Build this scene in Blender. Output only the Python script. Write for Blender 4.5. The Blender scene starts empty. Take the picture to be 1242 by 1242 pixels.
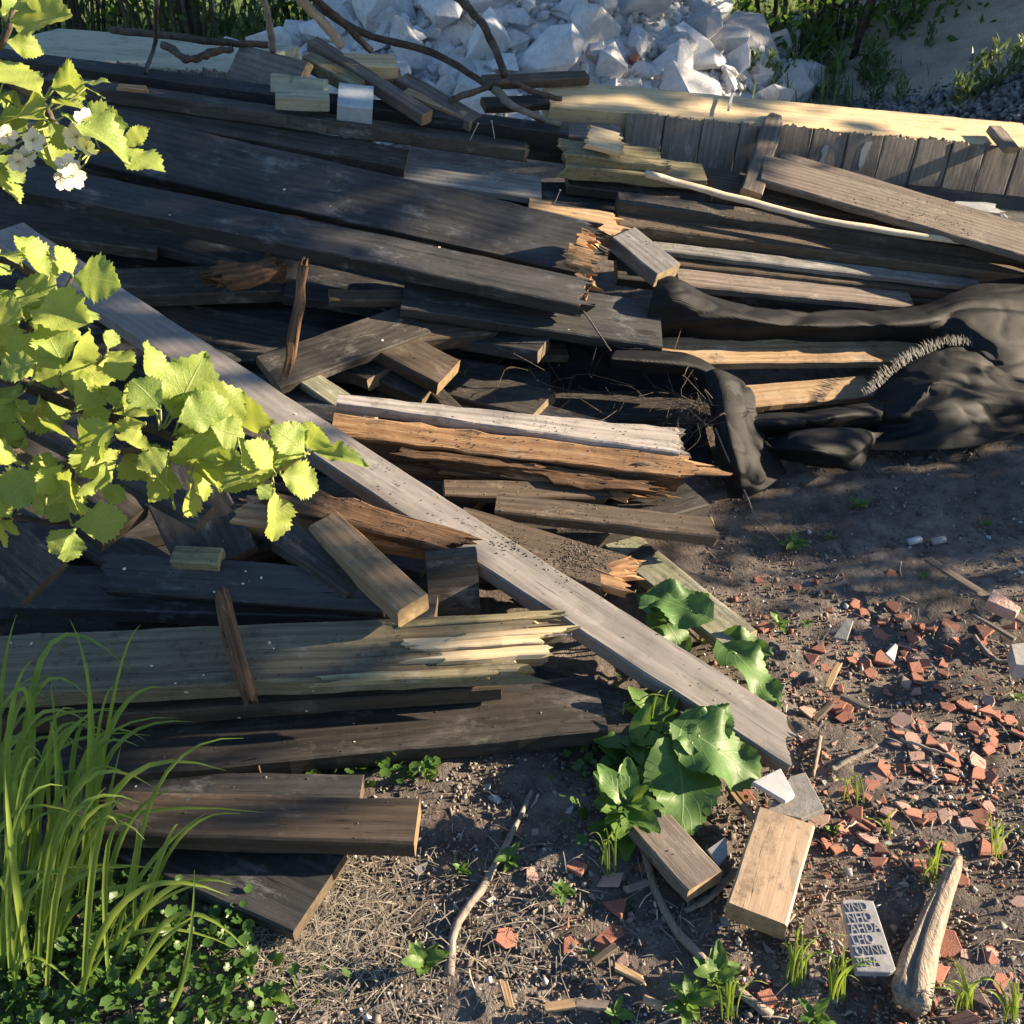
import bpy, bmesh, math, random
import numpy as np
from mathutils import Vector, Matrix, noise, Euler
random.seed(11); RNG = np.random.default_rng(7)
R = math.radians
# ------------------------------------------------------------------ camera, sky, sun, exposure
SC = bpy.context.scene
COL = SC.collection
F = 1219.0; HALF = 621.0; CAMZ = 1.6; PITCH = R(35)
cam = bpy.data.cameras.new('camera'); cam_o = bpy.data.objects.new('camera', cam); COL.objects.link(cam_o)
cam.sensor_fit = 'HORIZONTAL'; cam.angle = 2 * math.atan(HALF / F); cam.clip_start = 0.05; cam.clip_end = 1000
cam_o.location = (0, 0, CAMZ); cam_o.rotation_euler = (R(90) - PITCH, 0, 0)
SC.camera = cam_o
SUN_EL, SUN_AZ = R(17), (0.9925, 0.122)            # azimuth: direction towards the sun in the ground plane
world = bpy.data.worlds.new('World'); SC.world = world; world.use_nodes = True
wn = world.node_tree.nodes; wl = world.node_tree.links
sky = wn.new('ShaderNodeTexSky'); sky.sky_type = 'NISHITA'; sky.sun_disc = False
sky.sun_elevation = SUN_EL; sky.sun_rotation = math.atan2(SUN_AZ[0], SUN_AZ[1])
sky.air_density = 1.0; sky.dust_density = 0.3; sky.ozone_density = 3.0
wn['Background'].inputs['Strength'].default_value = 0.058
wl.new(sky.outputs[0], wn['Background'].inputs[0])
sl = bpy.data.lights.new('sun', 'SUN'); sl.energy = 5.0; sl.angle = R(0.55); sl.color = (1.0, 0.81, 0.57)
so = bpy.data.objects.new('sun', sl); COL.objects.link(so)
sdir = Vector((SUN_AZ[0] * math.cos(SUN_EL), SUN_AZ[1] * math.cos(SUN_EL), math.sin(SUN_EL)))
so.rotation_euler = sdir.to_track_quat('Z', 'Y').to_euler(); so.location = sdir * 30
SC.view_settings.view_transform = 'Standard'; SC.view_settings.look = 'None'
SC.view_settings.exposure = 1.95; SC.view_settings.gamma = 1.0
SC.cycles.use_denoising = True; SC.cycles.max_bounces = 6; SC.cycles.transparent_max_bounces = 6

# ------------------------------------------------------------------ helpers
CAM = Vector((0, 0, CAMZ))
FWD = Vector((0, math.cos(PITCH), -math.sin(PITCH))); UP = Vector((0, math.sin(PITCH), math.cos(PITCH))); RT = Vector((1, 0, 0))
def ray(px, py): return FWD + RT * ((px - HALF) / F) + UP * ((HALF - py) / F)
def atz(px, py, z=0.0):
    d = ray(px, py); t = (z - CAMZ) / d.z
    return CAM + d * t
# the pile leans back like a slope: its front foot is a line on the ground, it rises 0.36 m per metre
L0 = Vector((-0.82, 1.32)); LN = Vector((-0.476, 0.879)); SLOPE = 0.36; ZTOP = 0.80
def atp(px, py, dz=0.0):
    d = ray(px, py)
    dn = d.x * LN.x + d.y * LN.y; d0 = -(L0.x * LN.x + L0.y * LN.y)
    t = (CAMZ - dz - SLOPE * d0) / (SLOPE * dn - d.z)
    p = CAM + d * t
    if p.z - dz > ZTOP: return atz(px, py, ZTOP + dz)
    if p.z < 0.02: return atz(px, py, 0.02)
    return p
def atd(px, py, dist):
    return CAM + ray(px, py) * dist
def tag(o, label, cat, group=None, kind=None):
    o['label'] = label
    if cat: o['category'] = cat
    if group: o['group'] = group
    if kind: o['kind'] = kind
    return o
def kind(o, k): o['kind'] = k; return o
def empty(name, loc, parent=None):
    o = bpy.data.objects.new(name, None); COL.objects.link(o); o.location = loc
    o.empty_display_size = 0.05
    return o
def link(name, me, mat=None, parent=None, mw=None):
    o = bpy.data.objects.new(name, me); COL.objects.link(o)
    if mat is not None and not me.materials: me.materials.append(mat)
    if parent is not None:
        o.parent = parent
        pm = WORLD.get(parent.name, Matrix())
        o.matrix_parent_inverse = pm.inverted()
    if mw is not None: o.matrix_basis = mw; WORLD[o.name] = mw
    else: WORLD[o.name] = Matrix()
    return o
WORLD = {}
def thing(name, loc, label, cat, group=None):
    o = empty(name, loc); WORLD[o.name] = Matrix.Translation(loc)
    return tag(o, label, cat, group)
def mesh(name, v, f, smooth=False):
    me = bpy.data.meshes.new(name); me.from_pydata([tuple(p) for p in v], [], f); me.update()
    if smooth: me.polygons.foreach_set('use_smooth', [True] * len(me.polygons))
    return me
def centred(v):
    """(centre, local verts) so that an object's origin sits in its middle"""
    a = np.array([tuple(p) for p in v]); c = (a.min(0) + a.max(0)) / 2
    return Vector(c), [Vector(p) for p in (a - c)]
def np_mesh(name, V, Fa, cols=None, smooth=False, uv=None):
    """V (n,3), Fa (m,k) arrays -> mesh; cols (n,4) point colours"""
    me = bpy.data.meshes.new(name); k = Fa.shape[1]
    me.vertices.add(len(V)); me.vertices.foreach_set('co', V.astype(np.float32).ravel())
    me.loops.add(Fa.size); me.loops.foreach_set('vertex_index', Fa.astype(np.int32).ravel())
    me.polygons.add(len(Fa)); me.polygons.foreach_set('loop_start', np.arange(0, Fa.size, k, dtype=np.int32))
    me.polygons.foreach_set('loop_total', np.full(len(Fa), k, dtype=np.int32))
    if smooth: me.polygons.foreach_set('use_smooth', np.ones(len(Fa), dtype=bool))
    me.update(calc_edges=True)
    if cols is not None:
        ca = me.color_attributes.new('Col', 'FLOAT_COLOR', 'POINT'); ca.data.foreach_set('color', cols.astype(np.float32).ravel())
    if uv is not None:
        ul = me.uv_layers.new(name='UVMap'); ul.data.foreach_set('uv', uv[Fa.ravel()].astype(np.float32).ravel())
    return me
def rand_rot(n):
    q = RNG.normal(size=(n, 4)); q /= np.linalg.norm(q, axis=1)[:, None]
    w, x, y, z = q.T
    return np.stack([np.stack([1-2*(y*y+z*z), 2*(x*y-z*w), 2*(x*z+y*w)], -1), np.stack([2*(x*y+z*w), 1-2*(x*x+z*z), 2*(y*z-x*w)], -1),
                     np.stack([2*(x*z-y*w), 2*(y*z+x*w), 1-2*(x*x+y*y)], -1)], 1)
def scatter_mesh(name, tv, tf, pos, rot, scl, cols=None, jitter=0.0, smooth=False, uv=None):
    """many copies of a template joined into ONE mesh (for stuff)"""
    n = len(pos); tv = np.asarray(tv, float); tf = np.asarray(tf)
    V = tv[None] * (scl[:, None, :] if scl.ndim == 2 else scl[:, None, None])
    if jitter: V = V * (1 + RNG.uniform(-jitter, jitter, size=V.shape))
    V = np.einsum('nij,nkj->nki', rot, V) + pos[:, None, :]
    Fa = tf[None] + (np.arange(n) * len(tv))[:, None, None]
    c = None if cols is None else np.repeat(cols, len(tv), axis=0)
    u = None if uv is None else np.tile(np.asarray(uv, float), (n, 1))
    return np_mesh(name, V.reshape(-1, 3), Fa.reshape(-1, tf.shape[1]), c, smooth, u)
def tube(pts, rads, seg=6, wob=0.0):
    """verts, faces of a tapering tube along pts"""
    V, Fc = [], []; n = len(pts); up = Vector((0.3, 0.2, 0.93)); side = None
    for i, p in enumerate(pts):
        t = (Vector(pts[min(i + 1, n - 1)]) - Vector(pts[max(i - 1, 0)])).normalized()
        if side is None: side = t.cross(up if abs(t.dot(up)) < .95 else Vector((1, 0, 0))).normalized()
        side = (side - t * side.dot(t)).normalized(); b = t.cross(side)
        for k in range(seg):
            a = 2 * math.pi * k / seg; r = rads[i] * (1 + random.uniform(-wob, wob))
            V.append(Vector(p) + (side * math.cos(a) + b * math.sin(a)) * r)
    for i in range(n - 1):
        for k in range(seg):
            Fc.append((i * seg + k, i * seg + (k + 1) % seg, (i + 1) * seg + (k + 1) % seg, (i + 1) * seg + k))
    Fc.append(tuple(range(seg - 1, -1, -1))); Fc.append(tuple(range((n - 1) * seg, n * seg)))
    return V, Fc
def spline(pts, n):
    """Catmull-Rom through pts, n samples"""
    P = [Vector(p) for p in pts]; P = [P[0] * 2 - P[1]] + P + [P[-1] * 2 - P[-2]]
    out = []; m = len(P) - 3
    for i in range(n):
        s = i / (n - 1) * m; k = min(int(s), m - 1); t = s - k
        a, b, c, d = P[k:k + 4]
        out.append(0.5 * ((2 * b) + (c - a) * t + (2 * a - 5 * b + 4 * c - d) * t * t + (3 * b - a - 3 * c + d) * t ** 3))
    return out
def gz(x, y):
    """height of the bare soil"""
    x = np.asarray(x, float); y = np.asarray(y, float)
    h = 0.016 * np.sin(2.1 * x + 1.3 * y + .4) + 0.012 * np.sin(3.7 * x - 2.6 * y) + 0.007 * np.sin(7.3 * x + 5.1 * y + 1) + 0.004 * np.sin(13 * x - 11 * y)
    return h - 0.022
# ------------------------------------------------------------------ materials
def newmat(name):
    m = bpy.data.materials.new(name); m.use_nodes = True; nt = m.node_tree
    return m, nt, nt.nodes, nt.links, nt.nodes['Principled BSDF']
class NB:
    """small node-graph builder"""
    def __init__(s, name):
        s.m, s.nt, s.n, s.l, s.p = newmat(name)
        s.tc = s.n.new('ShaderNodeTexCoord'); s.oi = None
    def rnd(s):
        if not s.oi: s.oi = s.n.new('ShaderNodeObjectInfo')
        return s.oi.outputs['Random']
    def ocoord(s, off=True):
        if not off: return s.tc.outputs['Object']
        if not hasattr(s, '_oc'):
            mu = s.math('MULTIPLY', s.rnd(), 71.3)
            ad = s.n.new('ShaderNodeVectorMath'); ad.operation = 'ADD'
            s.l.new(s.tc.outputs['Object'], ad.inputs[0]); s.l.new(mu, ad.inputs[1]); s._oc = ad.outputs[0]
        return s._oc
    def map(s, vec, scale):
        mp = s.n.new('ShaderNodeMapping'); mp.inputs['Scale'].default_value = scale
        s.l.new(vec, mp.inputs[0]); return mp.outputs[0]
    def noise(s, vec, scale, detail=4, rough=.6, dist=0.0):
        t = s.n.new('ShaderNodeTexNoise'); t.inputs['Scale'].default_value = scale; t.inputs['Detail'].default_value = detail
        t.inputs['Roughness'].default_value = rough; t.inputs['Distortion'].default_value = dist
        s.l.new(vec, t.inputs['Vector']); return t.outputs['Fac']
    def voro(s, vec, scale, feat='F1', out='Distance'):
        t = s.n.new('ShaderNodeTexVoronoi'); t.inputs['Scale'].default_value = scale; t.feature = feat
        s.l.new(vec, t.inputs['Vector']); return t.outputs[out]
    def math(s, op, a, b=None, clamp=False):
        t = s.n.new('ShaderNodeMath'); t.operation = op; t.use_clamp = clamp
        for i, x in enumerate((a, b)):
            if x is None: continue
            if isinstance(x, (int, float)): t.inputs[i].default_value = x
            else: s.l.new(x, t.inputs[i])
        return t.outputs[0]
    def ramp(s, fac, a, b, lo=0.0, hi=1.0):
        t = s.n.new('ShaderNodeMapRange'); t.inputs['From Min'].default_value = a; t.inputs['From Max'].default_value = b
        t.inputs['To Min'].default_value = lo; t.inputs['To Max'].default_value = hi
        s.l.new(fac, t.inputs['Value']); return t.outputs[0]
    def mix(s, fac, a, b, mode='MIX'):
        t = s.n.new('ShaderNodeMix'); t.data_type = 'RGBA'; t.blend_type = mode; t.clamp_factor = True
        for x, i in ((fac, 0), (a, 6), (b, 7)):
            if isinstance(x, (int, float)): t.inputs[i].default_value = x
            elif isinstance(x, tuple): t.inputs[i].default_value = (*x[:3], 1)
            else: s.l.new(x, t.inputs[i])
        return t.outputs[2]
    def bump(s, h, strength, dist):
        t = s.n.new('ShaderNodeBump'); t.inputs['Strength'].default_value = strength; t.inputs['Distance'].default_value = dist
        s.l.new(h, t.inputs['Height']); s.l.new(t.outputs[0], s.p.inputs['Normal']); return t
    def base(s, c):
        if isinstance(c, tuple): s.p.inputs['Base Color'].default_value = (*c[:3], 1)
        else: s.l.new(c, s.p.inputs['Base Color'])
    def rough(s, v):
        if isinstance(v, (int, float)): s.p.inputs['Roughness'].default_value = v
        else: s.l.new(v, s.p.inputs['Roughness'])
def wood(name, dark, light, stain, end=None, rough=.75, stain_amt=.5, grime=.5, fine=.5, bump=.5, algae=None, spec=.3, scuff=.45):
    b = NB(name); oc0 = b.ocoord()
    # the grain wanders gently across the board
    wv = b.noise(b.map(oc0, (1.4, .8, .8)), 1.0, 2, .5); cv = b.n.new('ShaderNodeCombineXYZ')
    b.l.new(b.math('MULTIPLY', b.math('SUBTRACT', wv, .5), .05), cv.inputs[1])
    av = b.n.new('ShaderNodeVectorMath'); av.operation = 'ADD'; b.l.new(oc0, av.inputs[0]); b.l.new(cv.outputs[0], av.inputs[1]); oc = av.outputs[0]
    g1 = b.noise(b.map(oc, (1.0, 38, 38)), 2.0, 6, .68)
    w = b.n.new('ShaderNodeTexWave'); w.wave_type = 'BANDS'; w.bands_direction = 'Y'
    w.inputs['Scale'].default_value = 7; w.inputs['Distortion'].default_value = 2.2; w.inputs['Detail'].default_value = 1.5; w.inputs['Detail Scale'].default_value = .7
    b.l.new(b.map(oc, (.25, 2.0, 1.5)), w.inputs['Vector'])
    g2 = b.noise(b.map(oc, (5, 190, 190)), 2.0, 3, .7)
    st = b.noise(b.map(oc, (1.6, 5, 5)), 1.7, 5, .65, .5)
    gr = b.noise(oc, 26, 6, .72)
    f = b.math('ADD', b.math('MULTIPLY', g1, .78), b.math('MULTIPLY', w.outputs['Fac'], .22))
    c = b.mix(b.ramp(f, .28, .74), dark, light)
    c = b.mix(b.ramp(g2, .35, .65, fine, 0), c, tuple(x * .45 for x in dark))
    c = b.mix(b.ramp(st, .45, .68, 0, stain_amt), c, stain)
    kn = b.voro(b.map(oc, (1.5, 4.2, 4.2)), 1.6)
    c = b.mix(b.ramp(kn, .05, .11, .75, 0), c, tuple(x * .28 for x in dark))
    if algae is not None:
        c = b.mix(b.ramp(b.noise(b.map(oc, (2, 4, 4)), 2.3, 4, .6), .5, .7, 0, .6), c, algae)
    c = b.mix(b.ramp(gr, .56, .68, 0, grime), c, (.028, .023, .019))
    # pale dusty scuffs with a shape of their own
    sf = b.noise(b.map(oc0, (3.2, 7, 7)), 2.6, 7, .78); sf2 = b.noise(oc0, 7, 3, .5)
    c = b.mix(b.math('MULTIPLY', b.ramp(sf, .53, .66, 0, scuff), b.ramp(sf2, .40, .58)), c, tuple(min(.5, x * 1.7 + .07) for x in light))
    # soil smeared into the surface, and long dark water stains
    sm = b.noise(b.map(oc0, (2.2, 3.4, 3.4)), 3.1, 8, .74); sm2 = b.noise(oc0, 85, 3, .7)
    c = b.mix(b.math('MULTIPLY', b.ramp(sm, .52, .64, 0, .85 * grime + .1), b.ramp(sm2, .35, .6, .35, 1)), c, (.055, .045, .037))
    ws = b.noise(b.map(oc, (.5, 9, 9)), 2.0, 3, .6)
    c = b.mix(b.ramp(ws, .58, .72, 0, .5), c, tuple(x * .5 for x in dark))
    sp = b.voro(oc, 95)
    c = b.mix(b.ramp(sp, .0, .14, .35 * grime, 0), c, (.22, .19, .16))
    # cracks along the grain
    cr = b.noise(b.map(oc, (.8, 55, 55)), 1.3, 2, .5, .2)
    crk = b.ramp(b.math('ABSOLUTE', b.math('SUBTRACT', cr, .5)), .0, .008, 1, 0)
    crm = b.math('MULTIPLY', crk, b.ramp(st, .4, .6, .25, 1))
    c = b.mix(crm, c, tuple(x * .18 for x in dark))
    if end is not None:
        sx = b.n.new('ShaderNodeSeparateXYZ'); b.l.new(b.tc.outputs['Normal'], sx.inputs[0])
        ef = b.ramp(b.math('ABSOLUTE', sx.outputs[0]), .55, .8)
        eg = b.noise(oc, 45, 4, .7)
        c = b.mix(ef, c, b.mix(b.ramp(eg, .35, .7), end, tuple(x * .45 for x in end)))
    val = b.ramp(b.rnd(), 0, 1, .82, 1.16)
    hs = b.n.new('ShaderNodeHueSaturation'); b.l.new(c, hs.inputs['Color']); b.l.new(val, hs.inputs['Value'])
    b.base(hs.outputs[0]); b.rough(b.ramp(g1, .3, .7, rough - .1, min(1, rough + .12)))
    b.p.inputs['Specular IOR Level'].default_value = spec
    h = b.math('ADD', b.math('MULTIPLY', g1, .22), b.math('MULTIPLY', g2, .22))
    h = b.math('SUBTRACT', b.math('ADD', h, b.math('MULTIPLY', gr, .22)), b.math('MULTIPLY', crm, .9))
    b.bump(h, bump, .006)
    return b.m
M = {}
M['black'] = wood('wood_black', (.017, .0175, .019), (.046, .046, .047), (.085, .082, .080), end=(.13, .095, .062), rough=.6, stain_amt=.6, grime=.6, fine=.4, bump=.6, spec=.45, scuff=1.0)
M['dark'] = wood('wood_dark', (.026, .023, .020), (.072, .062, .053), (.105, .094, .082), end=(.17, .125, .08), rough=.68, stain_amt=.6, spec=.35, scuff=.9, grime=.7)
M['blackfresh'] = wood('wood_black_fresh_break', (.017, .0175, .019), (.046, .046, .047), (.085, .082, .080), end=(.72, .38, .14), rough=.6, stain_amt=.6, grime=.6, fine=.4, bump=.6, spec=.45, scuff=1.0)
M['brown'] = wood('wood_brown', (.058, .042, .030), (.155, .115, .082), (.085, .066, .05), end=(.30, .205, .11), rough=.75)
M['grey'] = wood('wood_grey', (.13, .125, .12), (.265, .255, .245), (.34, .325, .31), end=(.36, .27, .17), rough=.7, stain_amt=.6, grime=.3, fine=.25, bump=.3, spec=.4)
M['greywarm'] = wood('wood_greywarm', (.12, .095, .078), (.27, .22, .185), (.17, .14, .12), end=(.40, .28, .16), rough=.75, grime=.3)
M['diag'] = wood('wood_diag', (.20, .18, .165), (.265, .24, .222), (.335, .305, .28), end=(.45, .33, .19), rough=.60, stain_amt=.8, grime=.30, fine=.10, bump=.12, spec=.45, scuff=.5)
M['tan'] = wood('wood_tan', (.30, .19, .10), (.52, .36, .21), (.36, .25, .16), end=(.60, .42, .22), rough=.75, grime=.5)
M['block'] = wood('wood_block', (.46, .32, .20), (.57, .42, .28), (.50, .36, .25), end=(.40, .28, .16), rough=.75, stain_amt=.5, grime=.55, fine=.08, bump=.25)
M['raw'] = wood('wood_raw', (.54, .40, .22), (.74, .59, .37), (.60, .45, .28), end=(.66, .50, .28), rough=.7, stain_amt=.3, grime=.18, fine=.15, bump=.15)
M['orange'] = wood('wood_orange', (.34, .17, .075), (.64, .40, .21), (.22, .12, .06), end=(.56, .32, .14), rough=.8, grime=.4, bump=.8)
M['olive'] = wood('wood_olive', (.20, .16, .085), (.44, .37, .21), (.26, .24, .15), end=(.52, .40, .20), rough=.75, algae=(.20, .22, .12))
M['shatter'] = wood('wood_shattered', (.14, .112, .075), (.36, .295, .19), (.22, .18, .12), end=(.70, .55, .27), rough=.75, algae=(.17, .18, .11))
M['algae'] = wood('wood_algae', (.19, .18, .12), (.40, .38, .27), (.15, .17, .11), end=(.45, .38, .22), rough=.8, algae=(.22, .27, .16))
M['rot'] = wood('wood_rot', (.06, .032, .018), (.24, .135, .07), (.10, .06, .035), end=(.36, .19, .08), rough=.9, grime=.7, bump=1.0)
M['panel'] = wood('wood_panel', (.155, .135, .12), (.27, .24, .215), (.20, .17, .15), end=(.5, .38, .2), rough=.75, grime=.3, stain_amt=.5)
M['paleg'] = wood('wood_palegreen', (.38, .36, .26), (.56, .53, .40), (.46, .42, .30), end=(.45, .47, .36), rough=.75, grime=.45, fine=.2, algae=(.34, .36, .27))
def simple(name, c1, c2, scale=12, rough=.8, bump=.3, bd=.004, speck=None, spec=.3):
    b = NB(name); oc = b.ocoord()
    n1 = b.noise(oc, scale, 6, .65); n2 = b.noise(oc, scale * 6, 4, .7)
    c = b.mix(b.ramp(n1, .35, .65), c1, c2)
    c = b.mix(b.ramp(n2, .5, .7, 0, .4), c, tuple(x * .55 for x in c1))
    if speck: c = b.mix(b.ramp(b.voro(oc, scale * 7), 0, .22, .8, 0), c, speck)
    hs = b.n.new('ShaderNodeHueSaturation'); b.l.new(c, hs.inputs['Color']); b.l.new(b.ramp(b.rnd(), 0, 1, .75, 1.2), hs.inputs['Value'])
    b.base(hs.outputs[0]); b.rough(rough); b.p.inputs['Specular IOR Level'].default_value = spec
    b.bump(b.math('ADD', n1, b.math('MULTIPLY', n2, .5)), bump, bd)
    return b.m
M['clay'] = simple('clay', (.34, .13, .085), (.48, .23, .165), 16, .9, .5, .15, (.38, .29, .24))
M['claypink'] = simple('clay_pink', (.40, .24, .19), (.54, .37, .315), 16, .9, .5, .15, (.42, .36, .32))
M['claydark'] = simple('clay_dark', (.22, .085, .058), (.34, .15, .11), 14, .85, .4, .003, (.36, .28, .23))
M['concrete'] = simple('concrete', (.50, .50, .51), (.68, .68, .69), 5, .9, .5, .03, (.42, .38, .34))
M['stone'] = simple('stone', (.22, .21, .20), (.36, .34, .31), 20, .85, .5, .004)
M['sand'] = None
M['ceramic'] = simple('ceramic', (.29, .295, .30), (.40, .405, .41), 9, .4, .1, .001, (.45, .42, .38), .5)
M['bluepaint'] = simple('pale_blue_paint', (.34, .40, .45), (.45, .51, .56), 10, .6, .15, .001, (.4, .38, .33))
M['bark'] = simple('bark', (.045, .034, .026), (.13, .10, .078), 30, .9, .9, .006)
M['barkgrey'] = simple('bark_grey', (.16, .135, .11), (.30, .26, .22), 30, .9, .6, .004)
M['palestick'] = simple('pale_stick', (.42, .33, .24), (.60, .50, .39), 16, .75, .3, .002)
M['petal'] = simple('petal', (.70, .62, .44), (.78, .72, .56), 20, .6, .1, .001)
M['nail'] = simple('nail_metal', (.30, .28, .26), (.45, .43, .41), 30, .45, .1, .001)
def vcol_mat(name, rough=.85, bump=.3, scale=60):
    b = NB(name); a = b.n.new('ShaderNodeVertexColor'); a.layer_name = 'Col'
    n1 = b.noise(b.tc.outputs['Object'], scale, 5, .7)
    c = b.mix(b.ramp(n1, .4, .7, 0, .45), a.outputs['Color'], (.04, .034, .028))
    b.base(c); b.rough(rough); b.p.inputs['Specular IOR Level'].default_value = .25; b.bump(n1, bump, .003)
    return b.m
M['chips'] = vcol_mat('chips')
M['straw'] = vcol_mat('straw', .7, .0)
def leafmat(name, c1, c2, vein, trans=.45, scale=1.0, rough=.42, veins=True, nv=9.0):
    """thin leaf: diffuse + translucent, side veins along UV (u = length, v = across, 0.5 = midrib)"""
    b = NB(name)
    if veins:
        uv = b.n.new('ShaderNodeSeparateXYZ'); b.l.new(b.tc.outputs['UV'], uv.inputs[0])
        av = b.math('ABSOLUTE', b.math('SUBTRACT', uv.outputs[1], .5))
        ph = b.math('SUBTRACT', b.math('MULTIPLY', uv.outputs[0], nv), b.math('MULTIPLY', av, nv * .75))
        tri = b.math('ABSOLUTE', b.math('SUBTRACT', b.math('FRACT', ph), .5))
        vn = b.ramp(tri, .0, .07, 1, 0)
        mid = b.ramp(av, .0, .022, 1, 0)
        vm = b.math('MAXIMUM', b.math('MULTIPLY', vn, .5), mid)
    n1 = b.noise(b.tc.outputs['Object'], 28 * scale, 4, .6)
    c = b.mix(b.ramp(n1, .35, .68), c1, c2)
    c = b.mix(b.ramp(b.rnd(), 0, 1, 0, .6), c, tuple(min(1, x * y) for x, y in zip(c2, (1.35, 1.12, .8))))
    if veins:
        c = b.mix(b.math('MULTIPLY', vm, .6), c, vein)
        b.bump(b.math('SUBTRACT', b.math('MULTIPLY', n1, .4), b.math('MULTIPLY', vm, .6)), .5, .0022)
    b.base(c); b.rough(rough); b.p.inputs['Specular IOR Level'].default_value = .35
    tr = b.n.new('ShaderNodeBsdfTranslucent'); mx = b.n.new('ShaderNodeMixShader'); mx.inputs[0].default_value = trans
    tcn = b.mix(1.0, c, (1.0, 1.0, .45), 'MULTIPLY'); gm = b.n.new('ShaderNodeGamma'); gm.inputs[1].default_value = .85
    b.l.new(tcn, gm.inputs[0]); b.l.new(gm.outputs[0], tr.inputs[0])
    out = b.n['Material Output']
    b.l.new(b.p.outputs[0], mx.inputs[1]); b.l.new(tr.outputs[0], mx.inputs[2]); b.l.new(mx.outputs[0], out.inputs[0])
    return b.m
M['haw'] = leafmat('hawthorn_leaf', (.21, .30, .065), (.31, .40, .11), (.50, .55, .25), .45)
M['grass'] = leafmat('grass_blade', (.13, .22, .04), (.22, .33, .07), (.2, .3, .08), .4, veins=False)
M['weed'] = leafmat('weed_leaf', (.06, .135, .03), (.10, .20, .045), (.22, .32, .12), .3, nv=7)
M['dock'] = leafmat('burdock_leaf', (.04, .105, .03), (.075, .165, .05), (.22, .32, .13), .25, .4, .5, nv=6)
M['ivy'] = leafmat('ground_leaf', (.035, .085, .02), (.06, .13, .03), (.1, .18, .06), .3, veins=False)
M['hedge'] = leafmat('hedge_leaf', (.05, .11, .02), (.09, .17, .035), (.1, .2, .05), .45, .2, veins=False)
M['docks'] = leafmat('tall_weed_leaf', (.07, .125, .06), (.115, .18, .09), (.1, .2, .05), .3, .2, veins=False)
# ------------------------------------------------------------------ the ground: one sheet to the horizon
def axis(lo, hi, step, far):
    a = list(np.arange(lo, hi + 1e-6, step)); s = step; x = lo; left = []
    while x > -far: s *= 1.35; x -= s; left.append(x)
    s = step; x = hi; right = []
    while x < far: s *= 1.35; x += s; right.append(x)
    return np.array(left[::-1] + a + right)
gx = axis(-1.7, 2.5, .018, 260); gy = axis(0.45, 3.6, .018, 260)
X, Y = np.meshgrid(gx, gy); Z = gz(X, Y)
near = (X > -2) & (X < 2.8) & (Y > .3) & (Y < 4)
fn = np.zeros_like(Z)
for i, j in zip(*np.nonzero(near)):
    p = Vector((X[i, j], Y[i, j], 0))
    fn[i, j] = .010 * noise.noise(p * 9) + .007 * noise.noise(p * 27) + .005 * noise.noise(p * 61)
Z = Z + fn - np.clip((np.hypot(X, Y - 3) - 25) * .01, 0, 1.2)
ny, nx = X.shape
idx = np.arange(nx * ny).reshape(ny, nx)
Fq = np.stack([idx[:-1, :-1], idx[:-1, 1:], idx[1:, 1:], idx[1:, :-1]], -1).reshape(-1, 4)
b = NB('soil'); oc = b.tc.outputs['Object']
n1 = b.noise(oc, 2.2, 6, .65); n2 = b.noise(oc, 19, 6, .75); n3 = b.noise(oc, 110, 4, .75)
c = b.mix(b.ramp(n1, .38, .64), (.135, .112, .097), (.255, .215, .187))
c = b.mix(b.ramp(n2, .40, .66), c, (.072, .059, .050))
c = b.mix(b.ramp(n3, .56, .70, 0, .7), c, (.21, .18, .155))
c = b.mix(b.ramp(b.voro(oc, 70), .02, .16, .5, 0), c, (.26, .23, .20))
c = b.mix(b.ramp(b.noise(oc, 5.5, 4, .6), .56, .70, 0, .45), c, (.17, .105, .08))
sx = b.n.new('ShaderNodeSeparateXYZ'); b.l.new(oc, sx.inputs[0])
gr = b.mix(b.ramp(n2, .4, .6), (.10, .16, .03), (.19, .25, .06))
c = b.mix(b.ramp(b.math('ADD', sx.outputs[1], b.math('MULTIPLY', n1, 1.2)), 7.3, 8.6), c, gr)    # turf starts in front of the hedge
b.base(c); b.rough(.92); b.p.inputs['Specular IOR Level'].default_value = .2
b.bump(b.math('ADD', b.math('MULTIPLY', n2, .8), b.math('MULTIPLY', n3, .6)), .9, .012)
M['soil'] = b.m
ground = link('ground', np_mesh('ground', np.stack([X, Y, Z], -1).reshape(-1, 3), Fq, smooth=True), M['soil'])
ground['kind'] = 'structure'

def heap(name, cx, cy, r, h, mat, res=70, rough=.06, freq=1.6, pw=1.0, seed=0.0):
    V, Fc = [], []
    for i in range(res):
        rr = r * (i / (res - 1))
        for k in range(res * 2):
            a = math.pi * k / res
            x, y = cx + rr * math.cos(a), cy + rr * math.sin(a)
            V.append((x, y, heap_z(x, y, cx, cy, r, h, rough, freq, pw, seed)))
    n = res * 2
    for i in range(res - 1):
        for k in range(n):
            Fc.append((i * n + k, (i + 1) * n + k, (i + 1) * n + (k + 1) % n, i * n + (k + 1) % n))
    o = link(name, mesh(name, V, Fc, True), mat); o['kind'] = 'structure'
    return o
def heap_z(x, y, cx, cy, r, h, rough=.06, freq=1.6, pw=1.0, seed=0.0):
    d = math.hypot(x - cx, y - cy) / r
    p = Vector((x * freq, y * freq, seed)); k = min(1, (1 - d) * 6)
    return -.05 + h * max(0, 1 - d) ** pw * (1 + .0) + k * rough * (noise.noise(p) + .5 * noise.noise(p * 2.7) + .3 * noise.noise(p * 7))
b = NB('sand'); oc = b.tc.outputs['Object']
n1 = b.noise(b.map(oc, (1, 1, 3)), 2.0, 7, .7); n2 = b.noise(oc, 60, 4, .7); n3 = b.noise(b.map(oc, (3, 9, 9)), 1.2, 5, .7)
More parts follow.
